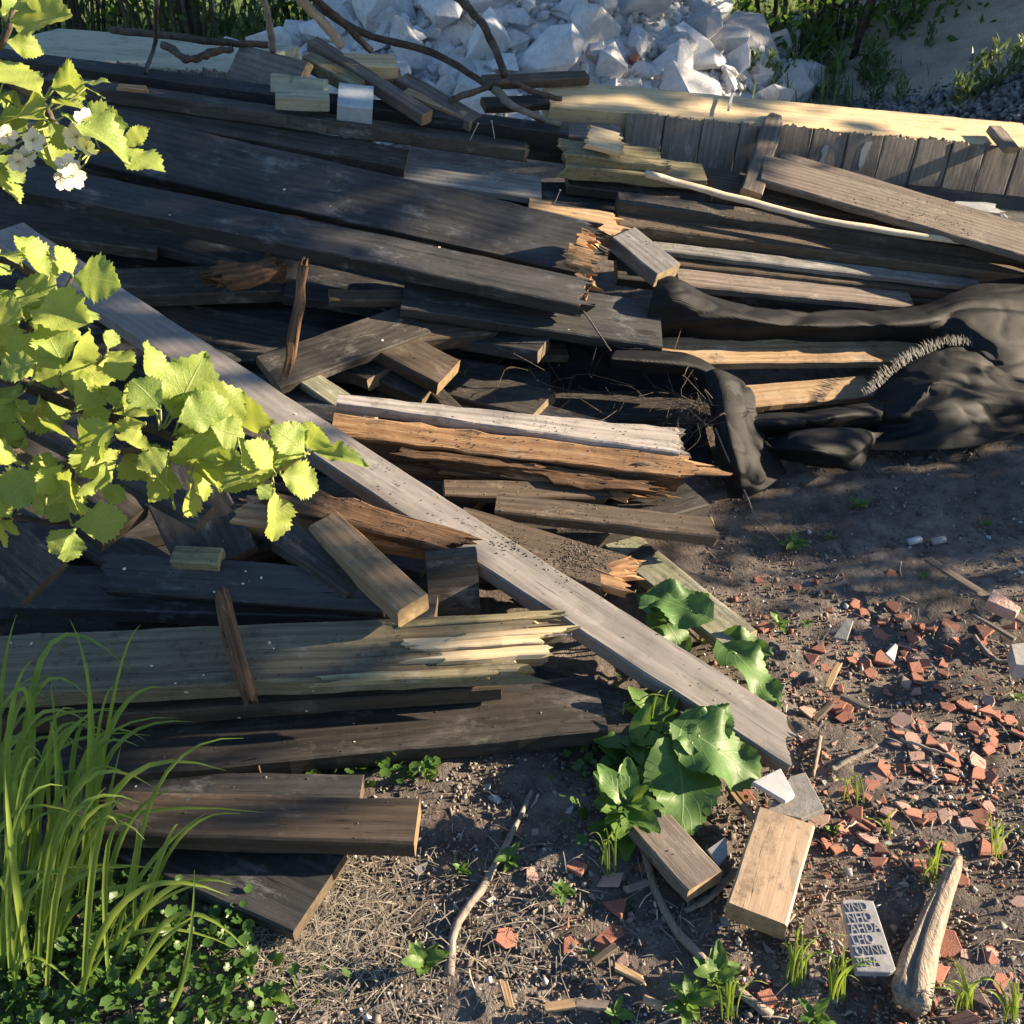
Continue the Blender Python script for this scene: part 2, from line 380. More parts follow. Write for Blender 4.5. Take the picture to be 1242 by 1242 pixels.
c = b.mix(b.ramp(n1, .36, .64), (.40, .32, .255), (.56, .465, .385)); c = b.mix(b.ramp(n2, .5, .7, 0, .5), c, (.30, .25, .21))
c = b.mix(b.ramp(n3, .5, .68, 0, .5), c, (.33, .28, .24))
b.base(c); b.rough(.95); b.bump(b.math('ADD', b.math('MULTIPLY', n2, .4), n3), .9, .05); M['sand'] = b.m
SM = (6.9, 8.2, 4.9, 2.0)
heap('sand_mound', *SM, M['sand'], 90, .10, 1.3, 1.0)
M['gravelbed'] = simple('gravel_bed', (.10, .10, .11), (.2, .2, .21), 40, .9, .8, .01)
GM = (3.75, 6.35, 1.75, .50)
heap('gravel_heap', *GM, M['gravelbed'], 40, .05, 2.0)
oct_v = [(1, 0, 0), (-1, 0, 0), (0, 1, 0), (0, -1, 0), (0, 0, 1), (0, 0, -1)]
oct_f = [(0, 2, 4), (2, 1, 4), (1, 3, 4), (3, 0, 4), (2, 0, 5), (1, 2, 5), (3, 1, 5), (0, 3, 5)]
pos = []; 
while len(pos) < 5200:
    a, rr = random.uniform(0, 2 * math.pi), GM[2] * math.sqrt(random.random()) * 1.08
    x, y = GM[0] + rr * math.cos(a), GM[1] + rr * math.sin(a)
    if x / max(.1, y * .82 + .8) > .62: continue
    pos.append((x, y, max(heap_z(x, y, *GM, .05, 2.0), -.02) + .012))
pos = np.array(pos); n = len(pos)
g = RNG.uniform(.06, .30, size=(n, 1)); cols = np.concatenate([g * .98, g * .98, g * 1.05, np.ones((n, 1))], 1)
kind(link('gravel', scatter_mesh('gravel', oct_v, oct_f, pos, rand_rot(n), RNG.uniform(.014, .036, size=(n, 3)), cols, .3), M['chips']), 'stuff')
tag(bpy.data.objects['gravel'], 'dark grey crushed gravel spread over a low heap by the sand', 'gravel')

# ------------------------------------------------------------------ boards
def board_mesh(L, w, t, jagA=0.0, jagB=0.0, bow=0.0, twist=0.0, taperA=1.0, taperB=1.0, rough=.0012, skewA=0.0, skewB=0.0, round_end=False, seed=None):
    rs = random.Random(seed)
    jag = max(jagA, jagB); n = max(4, int(w / (.005 if jag > 0 else .02))); n = min(n, 40)
    bv = min(.004, t * .16, w * .1); nx = max(3, min(46, int(L / .045)))
    xs = [-L / 2 + L * i / nx for i in range(nx + 1)]
    ro = rs.uniform(0, 100)
    def prof():
        ys = [-(w / 2 - bv) + (w - 2 * bv) * i / n for i in range(n + 1)]
        top = [(y, t / 2) for y in ys]; bot = [(y, -t / 2) for y in ys]
        return ys, top, bot
    ys, top, bot = prof()
    ring = top + [(w / 2, t / 2 - bv), (w / 2, -(t / 2 - bv))] + bot[::-1] + [(-w / 2, -(t / 2 - bv)), (-w / 2, t / 2 - bv)]
    m = len(ring)
    def jf(amp, s):
        if amp <= 0: return lambda y, z: 0.0
        o = rs.uniform(0, 99)
        sp = {}
        def fn(y, z):
            k = int((y + 1) / .0055); kz = int((z + 1) / .016)
            if (k, kz) not in sp: sp[(k, kz)] = rs.random() ** 6 * 1.5
            v = 1.5 * noise.noise(Vector((y * 11, z * 10, o))) + .55 * noise.noise(Vector((y * 37, z * 34, o))) + .3 * noise.noise(Vector((y * 120, z * 60, o))) + sp[(k, kz)]
            return amp * v
        return fn
    ja, jb = jf(jagA, 1), jf(jagB, 2)
    V = []
    for i, x in enumerate(xs):
        s = i / nx; tp = taperA + (taperB - taperA) * s
        off = bow * (1 - (2 * s - 1) ** 2); tw = twist * (s - .5)
        ct, sn = math.cos(tw), math.sin(tw)
        for (y, z) in ring:
            e = rough * (1 if abs(y) < w / 2 - bv * 1.5 else 2.6)
            yy = y * tp + e * noise.noise(Vector((x * 14 + ro, y * 20, z * 20))); zz = z + e * noise.noise(Vector((x * 14, y * 24 + ro, z * 20 + 7)))
            fa = max(0, 1 - (x + L / 2) / max(.001, min(L * .4, jagA * 2.2 + .02))); fb = max(0, 1 - (L / 2 - x) / max(.001, min(L * .4, jagB * 2.2 + .02)))
            xx = x - fa * ja(y, z) + fb * jb(y, z) + skewA * y * (1 - s) + skewB * y * s
            if round_end and s > .8:
                yy *= math.sqrt(max(.35, 1 - ((s - .8) / .2) ** 4))
            V.append((xx, yy * ct - zz * sn, yy * sn + zz * ct + off))
    Fc = []
    for i in range(nx):
        for k in range(m):
            a, c = i * m + k, i * m + (k + 1) % m
            Fc.append((a, a + m, c + m, c))
    # end caps: strips between the top and the bottom row with a broken middle row
    for end, fnj in ((0, ja), (nx, jb)):
        o = end * m; s = -1 if end == 0 else 1
        tops = [o + i for i in range(n + 1)]; bots = [o + n + 3 + (n - i) for i in range(n + 1)]
        amp = jagA if end == 0 else jagB
        mids = []
        for i in range(n + 1):
            p = (Vector(V[tops[i]]) + Vector(V[bots[i]])) / 2
            p.x += s * (rs.uniform(-.6, .5) * amp if amp else rs.uniform(0, .0008)); mids.append(len(V)); V.append(tuple(p))
        for i in range(n):
            for q in ((tops[i], mids[i], mids[i + 1], tops[i + 1]), (mids[i], bots[i], bots[i + 1], mids[i + 1])):
                Fc.append(q if s < 0 else q[::-1])
        r1, r2, l1, l2 = o + n + 1, o + n + 2, o + m - 2, o + m - 1
        for q in ((tops[n], mids[n], bots[n], r2, r1), (bots[0], mids[0], tops[0], l2, l1)):
            Fc.append(q if s < 0 else q[::-1])
    return mesh('board', V, Fc)
REP = []
def resolve(p, dz):
    if len(p) == 4: return atz(p[0], p[1], p[3])
    return atp(p[0], p[1], p[2] if len(p) > 2 else dz)
def frame(A, B, C, w=None, flat=False):
    u = (B - A).normalized(); v = (C - B); v = v - u * v.dot(u)
    if flat: v = Vector((0, 0, 1)).cross(u); v = v if v.y > 0 else -v
    if w is None: w = v.length
    v.normalize(); nrm = u.cross(v)
    if nrm.dot(CAM - A) < 0: nrm = -nrm
    return u, v, nrm, w
def board(name, label, cat, A, B, C=None, t=.045, mat='dark', dz=0.0, z=None, w=None, flat=False, ea=0.0, eb=0.0, group=None, parent=None, **kw):
    if z is not None:
        z = (z,) * 3 if isinstance(z, (int, float)) else z
        a, b_, c = atz(*A, z[0]), atz(*B, z[1]), (atz(*C, z[2]) if C else None)
    else:
        a, b_, c = resolve(A, dz), resolve(B, dz), (resolve(C, dz) if C else None)
    if c is None: flat = True; c = b_ + Vector((0, 1, 0))
    u, v, nrm, w = frame(a, b_, c, w, flat)
    a = a - u * ea; b_ = b_ + u * eb
    L = (b_ - a).length
    # corner A = front edge; keep a right-handed frame with local z = nrm
    vv = nrm.cross(u); sgn = 1 if vv.dot(v) > 0 else -1
    ctr = (a + b_) / 2 + v * (w / 2) - nrm * (t / 2)
    mw = Matrix(((u.x, vv.x, nrm.x, ctr.x), (u.y, vv.y, nrm.y, ctr.y), (u.z, vv.z, nrm.z, ctr.z), (0, 0, 0, 1)))
    me = board_mesh(L, w, t, seed=hash(label) % 99991 if False else len(REP) * 17 + 3, **kw)
    o = link(name, me, M[mat], parent, mw)
    if parent is None: tag(o, label, cat, group)
    REP.append((name, label, round(L, 2), round(w, 3), round(ctr.z, 2)))
    return o
def plank(label, A, B, C=None, name='board', cat='board', **kw): return board(name, label, cat, A, B, C, **kw)
GT, GM_, GB, GR = 'boards on top of the heap', 'boards in the middle of the heap', 'boards at the foot of the heap', 'long boards stacked beside the black fabric'
# --- broad dark boards across the upper heap
db = plank('wide black board with a splintered orange broken end, across the top', (60, 187, 0), (706, 333, 0), (715, 267, .09), mat='blackfresh', jagB=.05, group=GT)
for A, B, C in (((684, 318, .05), (712, 326, .05), (715, 300, .09)), ((700, 300, .08), (714, 303, .08), (717, 280, .11)), ((698, 340, .02), (713, 346, .02), (715, 326, .05))):
    board('splinter', '', None, A, B, C, t=.03, mat='orange', parent=db, jagA=.01, jagB=.03, rough=.004)
plank('long black board lying just below the splintered wide one, sunlit ragged tip', (3, 226), (704, 371), (697, 334), mat='blackfresh', dz=.045, jagB=.035, t=.05, group=GT, bow=.004)
plank('dark plank with pale sawn end lying over the wide black board', (120, 134), (491, 204), (508, 183), mat='dark', dz=.05, t=.04, group=GT)
plank('smooth pale grey board tucked behind the wide black board', (480, 216), (657, 241), (660, 215), mat='grey', dz=.0, t=.03, group=GT)
plank('thin dark board edge-on with a chipped tip above the pale sawn plank', (128, 108), (638, 181), None, mat='dark', dz=.10, t=.045, w=.10, ea=.2, jagB=.012, group=GT)
board('beam', 'heavy black beam topping the heap, its sawn end facing the weathered split beam', 'beam', (-20, 67), (690, 163), (689, 154), mat='black', dz=.115, t=.12, w=.06, ea=.3, group=GT)
plank('black board face leaning behind the broken pale splinter', (600, 262), (756, 264), (757, 222), mat='black', dz=-.05, group=GT)
plank('broken board with a fresh pale splintered tear on top', (640, 268), (752, 288), (748, 258), mat='tan', dz=.0, t=.045, jagB=.035, skewB=-.3, group=GT)
plank('short grey board pointing down with its sawn end over the black fabric', (742, 288), (797, 333), (822, 316), mat='grey', dz=.02, t=.055, group=GT)
plank('short black offcut behind the down-pointing grey board', (752, 296), (775, 301), (772, 282), mat='black', dz=.0, t=.03, group=GT)
plank('black squared board jutting over the dark hollow of the fabric', (585, 388), (804, 421), (811, 368), mat='black', dz=-.045, t=.04, ea=.25, group=GM_)
# --- the long diagonal board
plank('very long smooth grey board lying diagonally across the whole heap', (-15, 285), (945, 921), (984, 884), mat='diag', z=(.63, .05, .05), t=.042, jagB=.02, skewB=-.5, bow=-.012, name='diagonal_board')
# --- boards in the hollow behind the diagonal
plank('wide brown board in shade passing under the long black board', (190, 359), (515, 346), (480, 314), mat='dark', dz=-.14, ea=.3, eb=.3, group=GM_)  # brown board in dark wood, its colour deepening the shade of the hollow
plank('short brown plank rising to the right in the shaded hollow', (340, 470), (523, 402), (503, 364), mat='dark', dz=-.09, t=.035, group=GM_)  # dark wood here too, shade put into the colour
plank('stubby plank with a sunlit top and thick end in the hollow', (430, 412), (531, 466), (582, 449), mat='brown', dz=-.10, t=.05, group=GM_)
plank('dark plank under the stubby sunlit one', (395, 432), (512, 484), (578, 468), mat='dark', dz=-.16, t=.05, group=GM_)
plank('weathered plank whose lit tip meets the rotten beam', (350, 455), (440, 516), (463, 503), mat='algae', dz=-.10, t=.03, group=GM_)
plank('thin dark batten poking out beside the rotten beam', (515, 470), (562, 517), (580, 512), mat='dark', dz=-.19, t=.03, group=GM_)
plank('thin dark batten nearest the fabric hollow', (548, 470), (610, 520), (630, 516), mat='dark', dz=-.22, t=.03, group=GM_)
plank('shaded board with a torn splintered end hanging under the long black board', (480, 416), (586, 406), (588, 366), mat='brown', dz=-.10, t=.05, jagB=.03, group=GM_)
plank('small sawn batten end showing under the long black board', (400, 364), (488, 364), (510, 350), mat='brown', dz=-.06, t=.03, group=GM_)
plank('dark board lying deep under the brown board', (60, 395), (420, 400), (420, 375), mat='black', dz=-.24, group=GM_, eb=.3)
plank('dark board deep in the hollow behind the rotten stick', (230, 440), (470, 430), (470, 405), mat='black', dz=-.24, group=GM_)
# --- rotten beam and its neighbours
plank('thin board squeezed under the rotten beam', (540, 601), (744, 605), (742, 585), mat='brown', dz=.02, t=.03, jagB=.02, group=GM_)
plank('brown plank with earth on top just below the rotten beam', (600, 620), (868, 651), (862, 627), mat='brown', z=(.17, .12, .13), t=.035, jagB=.012, group=GM_)
vb = plank('brown board with a splintered bright end beside the diagonal board', (540, 655), (740, 716), (766, 674), mat='brown', z=(.17, .11, .11), t=.04, jagB=.03, group=GM_)
for A, B, C in (((716, 704), (748, 714), (752, 700)), ((728, 698), (764, 696), (764, 684)), ((735, 690), (768, 682), (767, 674))):
    board('splinter', '', None, A, B, C, t=.02, mat='orange', z=.115, parent=vb, jagA=.01, jagB=.03, rough=.003)
plank('thin dark batten propped below the earth-covered plank', (735, 705), (800, 668), (790, 655), mat='dark', z=.05, t=.025, group=GM_)
plank('flat board on the soil with a sunlit greenish end beside large leaves', (740, 668), (877, 784), (918, 763), mat='algae', z=.045, t=.03, ea=.2, group=GB)
# --- lower left boards
plank('broken rust-brown board, torn end lit, below the leafy twig', (289, 635), (560, 674), (525, 632), mat='orange', dz=.17, t=.04, jagA=.02, group=GM_)
plank('crumbling dark rotten board lying on the rust-brown one', (345, 613), (540, 668), (520, 632), mat='rot', dz=.215, t=.03, jagA=.05, jagB=.04, rough=.006, group=GM_)
plank('tan plank pointing down with a pale sawn end and a long splinter', (392, 656), (482, 742), (540, 739), mat='tan', z=(.30, .27, .27), t=.05, ea=.06, group=GM_)
plank('dark board, white-flecked, with a frayed end at its shaded tip', (122, 716), (462, 742), (462, 692), mat='black', z=(.21, .21, .26), t=.045, jagA=.03, group=GB)
plank('narrow black board edge-on under the frayed white-flecked board', (-20, 734), (470, 750), None, mat='black', z=.17, t=.04, w=.12, ea=.2, eb=.1, group=GB)
yb = plank('wide board with a shattered yellow sunlit end at the lower heap', (-20, 843), (625, 813), (652, 741), mat='shatter', z=(.19, .19, .20), t=.045, ea=.2, jagB=.07, group=GB)
for i, (A, B, C, m_) in enumerate((((470, 762), (662, 748), (662, 740), 'olive'), ((500, 788), (664, 778), (664, 764), 'raw'), ((540, 801), (652, 793), (652, 782), 'raw'), ((400, 828), (588, 819), (586, 809), 'olive'), ((560, 775), (668, 766), (668, 760), 'raw'))):
    board('splinter', '', None, A, B, C, t=.014, mat=m_, z=.203 + .001 * i, parent=yb, jagA=.05, jagB=.045, rough=.002)
plank('slim dark board with a bright sawn end under the shattered board', (60, 873), (608, 834), None, mat='brown', z=.125, t=.04, w=.10, ea=.25, group=GB)
plank('wide dark board lowest in the stack, squarely sawn end', (100, 946), (738, 885), (727, 817), mat='dark', z=(.07, .07, .075), t=.045, ea=.2, group=GB)
plank('brown board on the ground beside tall grass, sunlit sawn corner', (112, 1010), (502, 1022), (512, 968), mat='brown', z=(.115, .115, .115), t=.045, jagA=.04, group=GB)
plank('slate-dark board flat on the ground under the brown one', (180, 1055), (355, 1131), (388, 1022), mat='black', z=.05, t=.03, ea=.25, group=GB)
plank('shaded dark board lying between the stack and the brown board', (150, 985), (432, 990), (426, 938), mat='black', z=.05, t=.035, group=GB)
plank('broad plank sloping down by the leafy twig, coloured dark for deep shade', (-80, 640), (24, 732), (118, 716), mat='dark', z=(.36, .24, .24), t=.04, group=GM_)  # dark wood in place of brown stands for the shade
plank('dark plank with a squared brown end under the leafy twig', (20, 585), (124, 656), (180, 614), mat='dark', z=(.40, .31, .31), t=.04, ea=.2, group=GM_)
plank('dark plank with a small pale end next to the rust-brown board', (120, 568), (239, 634), (273, 619), mat='dark', z=(.44, .36, .36), t=.035, ea=.2, group=GM_)
plank('wide dark plank slanting down behind the frayed board', (160, 575), (222, 705), (330, 700), mat='dark', z=(.36, .22, .22), t=.035, group=GM_)
plank('pale corner of a sawn plank peeping over the frayed board', (205, 680), (262, 684), (226, 660), mat='olive', z=(.27, .27, .28), t=.03, group=GM_)
plank('upright dark board end in the gap under the diagonal board', (522, 750), (583, 744), (583, 668), mat='dark', z=(.12, .12, .26), t=.035, group=GM_)
plank('bluish board corner sticking out beside the grass', (-60, 800), (45, 785), (38, 768), mat='grey', z=.175, t=.03, group=GB)
plank('dark plank slanting in shade left of the tan plank', (330, 655), (420, 720), (455, 700), mat='dark', z=(.30, .24, .24), t=.04, group=GM_)
# --- stubs and sticks of rotten wood in the heap
plank('rotten dark stick standing in the hollow', (342, 452), (362, 322), (374, 322), mat='rot', z=(.34, .58, .58), t=.02, jagA=.02, jagB=.02, rough=.004, name='rotten_stick', cat='stick')
plank('crumbly grey-brown stump of wood under the long black board', (283, 338), (338, 328), (334, 308), mat='rot', dz=-.02, t=.05, jagA=.04, jagB=.04, rough=.014, name='rotten_stub', cat='wood')
plank('short weathered splinter lying across the frayed boards', (262, 722), (292, 832), (304, 800), mat='rot', z=(.30, .215, .215), t=.018, jagB=.04, jagA=.012, w=.04, rough=.004, name='wood_splinter', cat='splinter')
# --- right: long boards stacked
plank('long dark board with sunlit top edge under the pale pole', (752, 246), (1250, 311), (1250, 297), mat='dark', dz=.03, t=.06, eb=.4, group=GR)
plank('long brown board strewn with crumbs below the sunlit-edged one', (752, 272), (1210, 331), (1210, 317), mat='brown', dz=-.01, t=.05, eb=.3, group=GR)
plank('long bluish grey board in the side stack', (795, 303), (1190, 349), (1195, 339), mat='grey', dz=-.045, t=.025, group=GR)
plank('long thin brown board below the bluish grey one', (805, 319), (1168, 358), (1175, 350), mat='brown', dz=-.075, t=.03, w=.12, group=GR)
plank('lowest long pale board above the black fabric', (825, 346), (1110, 373), (1118, 364), mat='greywarm', dz=-.09, t=.03, w=.12, group=GR)
plank('long dark board at the back of the side stack', (690, 225), (1000, 262), (1000, 240), mat='dark', dz=.0, t=.04, group=GR)
plank('big grey weathered board leaning in front of the clad panel', (923, 217), (1250, 312), (1252, 280), mat='greywarm', dz=.11, t=.03, eb=.35, group=GR)
plank('second grey board edge showing behind the leaning one', (945, 194), (1250, 286), (1250, 273), mat='greywarm', dz=.08, t=.03, eb=.3, group=GR)
plank('short grey paddle-shaped board standing against the clad panel', (900, 227, .10), (930, 134, .12), (954, 139, .12), mat='greywarm', t=.03, round_end=True, name='short_board')
plank('brown board in shade behind the leaning grey board', (866, 238), (1080, 268), (1080, 234), mat='brown', dz=.03, t=.03, group=GR)
plank('weathered olive split beam next to the sawn black beam', (690, 203), (858, 219), (860, 198), mat='olive', dz=.07, t=.05, jagA=.03, rough=.004, group=GR)
plank('upper olive slab split from the weathered beam', (688, 188), (800, 201), (770, 178), mat='olive', dz=.10, t=.03, jagA=.03, jagB=.04, rough=.004, group=GR)
plank('pale torn chunk of wood lying on the split beam', (714, 175), (750, 184), (762, 163), mat='raw', dz=.14, t=.02, jagA=.012, jagB=.02, name='wood_chunk', cat='wood')
plank('lit brown plank resting on the black fabric', (775, 441), (1150, 437), (1183, 407), mat='tan', dz=-.13, t=.035, group=GR)
plank('orange plank half hidden by folds of fabric', (870, 497), (1062, 480), (1082, 452), mat='tan', dz=-.14, t=.03, group=GR)
plank('small brown wood piece half buried in the fabric hollow', (637, 432), (690, 432), (685, 414), mat='brown', dz=-.17, t=.03, name='wood_piece', cat='wood')
# --- offcuts on the top
GO = 'offcuts on the top of the heap'
plank('upright brown board with a chipped pale edge among the offcuts', (273, 97), (352, 120), (366, 72), mat='greywarm', z=(.78, .78, .89), t=.03, jagA=.006, group=GO)
plank('pale green painted board leaning behind the squared block', (328, 112), (392, 120), (394, 96), mat='paleg', z=(.80, .80, .86), t=.025, group=GO)
plank('squared pale wood block lying on the black beam', (334, 118), (400, 122), (406, 109), mat='paleg', dz=.16, t=.045, group=GO, name='wood_block', cat='block')
plank('thick batten with a pale green sawn end among the offcuts', (366, 69), (432, 104), (450, 99), mat='olive', dz=.13, t=.05, group=GO)
plank('long slanting batten leaning over the offcuts', (373, 49), (512, 139), (533, 138), mat='greywarm', dz=.14, t=.045, group=GO)
plank('raw pale batten with sawn end near the rubble', (420, 79), (483, 81), (485, 66), mat='raw', dz=.14, t=.05, group=GO)
plank('short orange batten under the raw pale one', (440, 94), (488, 96), (488, 82), mat='orange', dz=.09, t=.04, group=GO)
plank('weathered batten sloping down to the black beam', (480, 96), (570, 148), (598, 146), mat='greywarm', dz=.10, t=.04, group=GO)
plank('thin bare lath between the slanting battens', (488, 112), (560, 143), (574, 139), mat='tan', dz=.10, t=.015, group=GO)
plank('dark batten lying level against the rubble', (590, 101), (716, 95), (718, 84), mat='brown', dz=.14, t=.03, group=GO)
plank('short dark batten with a broken tip by the forked branch', (590, 129), (688, 125), (690, 113), mat='dark', dz=.10, t=.03, jagB=.01, group=GO)
plank('pale pink-brown flake of wood on the black beam', (146, 107), (178, 109), (176, 103), mat='orange', dz=.13, t=.012, jagA=.01, jagB=.01, group=GO, name='wood_flake', cat='wood')
pb = plank('squared offcut whose pale blue painted end faces out', (409, 127), (452, 132), (454, 104), mat='bluepaint', dz=.15, t=.10, group=GO, name='painted_offcut', cat='block')
# --- loose pieces on the ground
plank('clean tan block of sawn wood lying on the soil', (955, 1122), (988, 1001), (920, 978), mat='block', z=.055, t=.045, name='wood_block', cat='block')
plank('weathered board end on the soil under the large leaves', (750, 985), (834, 1081), (879, 1058), mat='greywarm', z=.045, t=.035, ea=.05, name='board', group=GB)
# --- dark filler boards added so the gaps of the heap read as black shade
fr = random.Random(5)
for i in range(34):
    px, py = fr.uniform(30, 720), fr.uniform(380, 800)
    dz = -fr.uniform(.26, .34) if py < 600 else None
    a = atp(px, py, dz) if dz else atz(px, py, fr.uniform(.03, .08))
    if a.z < .03: a.z = .05
    ang = fr.uniform(-.7, .5); L = fr.uniform(.7, 1.4)
    u = Vector((math.cos(ang), math.sin(ang), 0))
    if (a - u * L / 2).x < -1.9: pass
    z_ = a.z; mw = Matrix.Translation(a) @ Matrix.Rotation(ang, 4, 'Z') @ Matrix.Rotation(fr.uniform(-.06, .06), 4, 'X')
    if (a + u * L / 2).y < 1.45 and (a + u * L / 2).x > .15: continue
    o = link('board', board_mesh(L, fr.uniform(.10, .17), .04, seed=900 + i), M[fr.choice(['black', 'dark', 'dark'])], None, mw)
    tag(o, 'dark filler board added under the heap to blacken the shaded gaps', 'board', 'filler boards deep in the heap')
def buried(px, py, dz, qx, qy, L, lab, grp):
    a, d = atp(px, py, dz), atp(qx, qy, dz); u = (d - a).normalized(); v = Vector((LN.x, LN.y, SLOPE)).normalized(); v = (v - u * v.dot(u)).normalized(); nn = u.cross(v)
    mw = Matrix(((u.x, v.x, nn.x, a.x), (u.y, v.y, nn.y, a.y), (u.z, v.z, nn.z, a.z), (0, 0, 0, 1)))
    tag(link('board', board_mesh(L, fr.uniform(.12, .17), .04, seed=int(px * 7 + py)), M[fr.choice(['black', 'dark'])], None, mw), lab, 'board', grp)
for px in (60, 300, 540):  # black boards added where the gaps hold only shade
    for k in range(7):
        y0 = 175 + k * 28 + px * .20; buried(px + fr.uniform(-30, 30), y0, (-.15 if k < 4 else -.24) - .02 * (k % 3), px + 200, y0 + 40 + fr.uniform(-12, 12), fr.uniform(.7, 1.0), 'black filler board standing in for the shade under the broad dark boards', 'filler boards under the broad dark boards')
for px, y0 in ((1100, 246), (1190, 252), (1210, 264), (1080, 258)):
    buried(px, y0, -.06, px + 200, y0 + 22, .6, 'dark board wedged between the leaning grey board and the clad panel', 'boards wedged before the clad panel')
for px in (830, 1010, 1160):  # dark boards added to shade the gaps between the long boards
    for k in range(5):
        y0 = 238 + k * 25 + (px - 830) * .13; buried(px + fr.uniform(-30, 30), y0, -.13 - .02 * (k % 3), px + 200, y0 + 25 + fr.uniform(-6, 6), fr.uniform(.55, .8), 'dark filler board standing in for the shade under the side stack', 'filler boards under the side stack')
# ------------------------------------------------------------------ clad wall panels (lying on the heap)
def panel(label, A, B, C, dz, nplanks, front, top_mat, hp, first=0.0, last=1.0, frame_t=.09, plank_mat='panel', flakes=()):
    a, b_, c = atp(*A, dz), atp(*B, dz), atp(*C, dz)
    u, v, nrm, w = frame(a, b_, c)
    th = thing('wall_panel', (a + b_) / 2, label, 'wall panel', 'clad wall panels dumped on the heap')
    L = (b_ - a).length; vv = nrm.cross(u); s = 1 if vv.dot(v) > 0 else -1
    ctr = (a + b_) / 2 + v * (w / 2) - nrm * (frame_t / 2)
    def mat4(o): return Matrix(((u.x, vv.x, nrm.x, o.x), (u.y, vv.y, nrm.y, o.y), (u.z, vv.z, nrm.z, o.z), (0, 0, 0, 1)))
    link('top_board', board_mesh(L, w, frame_t, seed=77), M[top_mat], th, mat4(ctr))
    link('rail', board_mesh(L * .98, .045, .05, seed=78), M['brown'], th, mat4((a + b_) / 2 + v * .06 - nrm * (frame_t + .03)))
    pw = L * (last - first) / nplanks
    for i in range(nplanks):
        p0 = a + u * (L * first + pw * (i + .5)); h = hp + random.uniform(-.004, .004); pr = random.uniform(-.003, .004)
        # plank: long side upright (local x up), broad face towards the viewer (-v)
        up_ = (Vector((0, 0, 1)) - u * u.z); up_ = (up_ + v * .12).normalized(); fc = u.cross(up_); fc = fc if fc.y < 0 else -fc     # planks hang upright
        o = p0 + fc * (.012 + pr) - up_ * (h / 2 + random.uniform(.002, .012)) + up_ * .004
        yy = fc.cross(up_)
        mw = Matrix(((up_.x, yy.x, fc.x, o.x), (up_.y, yy.y, fc.y, o.y), (up_.z, yy.z, fc.z, o.z), (0, 0, 0, 1)))
        mw = mw @ Matrix.Rotation(random.uniform(-.012, .012), 4, 'Z')
        pl = link('plank', board_mesh(h, pw - .005, .02, jagA=.006, jagB=.008, seed=100 + i), M[plank_mat], th, mw)
        for k, fx, fy, pts in flakes:
            if k == i:
                bm_v = [(x, y, .0125) for x, y in pts] + [(x, y, .009) for x, y in pts]; n = len(pts)
                ff = [tuple(range(n))] + [(q, (q + 1) % n, n + (q + 1) % n, n + q)[::-1] for q in range(n)]
                f = link('paint_flake', mesh('paint_flake', bm_v, ff), M['ceramic'], pl); f.matrix_parent_inverse = Matrix()
                f.location = (fx, fy, 0)
    return th
fl1 = [(.05, -.014), (.052, .006), (.03, .016), (.012, .006), (-.005, .014), (-.045, .012), (-.06, -.004), (-.03, -.014), (-.012, -.004), (.02, -.010)]
fl2 = [(.06, -.018), (.055, .010), (.03, .022), (-.03, .018), (-.045, .006), (-.02, -.004), (.02, -.006)]
panel('clad wall panel with bare yellow top and grey upright planks, beside the rubble', (668, 128), (1262, 180), (1262, 151), .10, 12, None, 'raw', .20, .14, 1.02,
      flakes=((5, 0, .01, fl1), (6, .02, -.01, fl2)))
panel('pale greenish wall panel lying behind the long black beam', (-40, 62), (274, 88), (288, 50), .0, 9, None, 'paleg', .12, .3, 1.0, .06)  # greenish top: the tone of raw wood in shade, put into its colour
board('batten', 'grey batten lying under the yellow-topped wall panel', 'board', (655, 163), (757, 168), (757, 151), mat='panel', dz=.06, t=.03)
# cracked grey bracket at the right end of the panel top
plank('small weathered offcut lying on the yellow panel top', (1200, 152), (1222, 178), (1232, 172), mat='greywarm', dz=.15, t=.03, name='wood_offcut', cat='wood')

# ------------------------------------------------------------------ rotten beam
rb_a, rb_b = atz(404, 505, .31), atz(832, 557, .19)
rb = thing('rotten_beam', (rb_a + rb_b) / 2, 'rotten beam with a pale top, orange split face and crumbling lower layers', 'beam')
u = (rb_b - rb_a).normalized()
def rb_part(name, l0, l1, voff, noff, w, t, roll, mat, seed, jA=.02, jB=.03, rough=.003, taperA=1.0):
    """a lengthwise layer: roll tilts its broad face towards the viewer"""
    v0 = Vector((0, 0, 1)).cross(u).normalized(); n0 = u.cross(v0)
    v = v0 * math.cos(roll) + n0 * math.sin(roll); nn = u.cross(v)
    L = (rb_b - rb_a).length; ctr = rb_a + u * L * (l0 + l1) / 2 + v0 * voff + n0 * noff
    mw = Matrix(((u.x, v.x, nn.x, ctr.x), (u.y, v.y, nn.y, ctr.y), (u.z, v.z, nn.z, ctr.z), (0, 0, 0, 1)))
    return link(name, board_mesh(L * (l1 - l0), w, t, jA, jB, seed=seed, rough=rough, taperA=taperA), M[mat], rb, mw)
M['paletop'] = wood('wood_paletop', (.30, .27, .25), (.48, .44, .41), (.36, .30, .25), end=(.5, .3, .14), rough=.7, grime=.5, fine=.2, bump=.3)
rb_part('weathered_top', 0, .985, .072, .0, .115, .03, R(5), 'paletop', 1, .0, .03, .002, .35)
rb_part('split_face', 0, 1.02, -.002, -.026, .062, .016, R(40), 'orange', 2, .0, .06, .003)
rb_part('splinter_tip', .86, 1.10, .0, -.030, .022, .014, R(30), 'orange', 31, .0, .06, .003)
lr = random.Random(3)
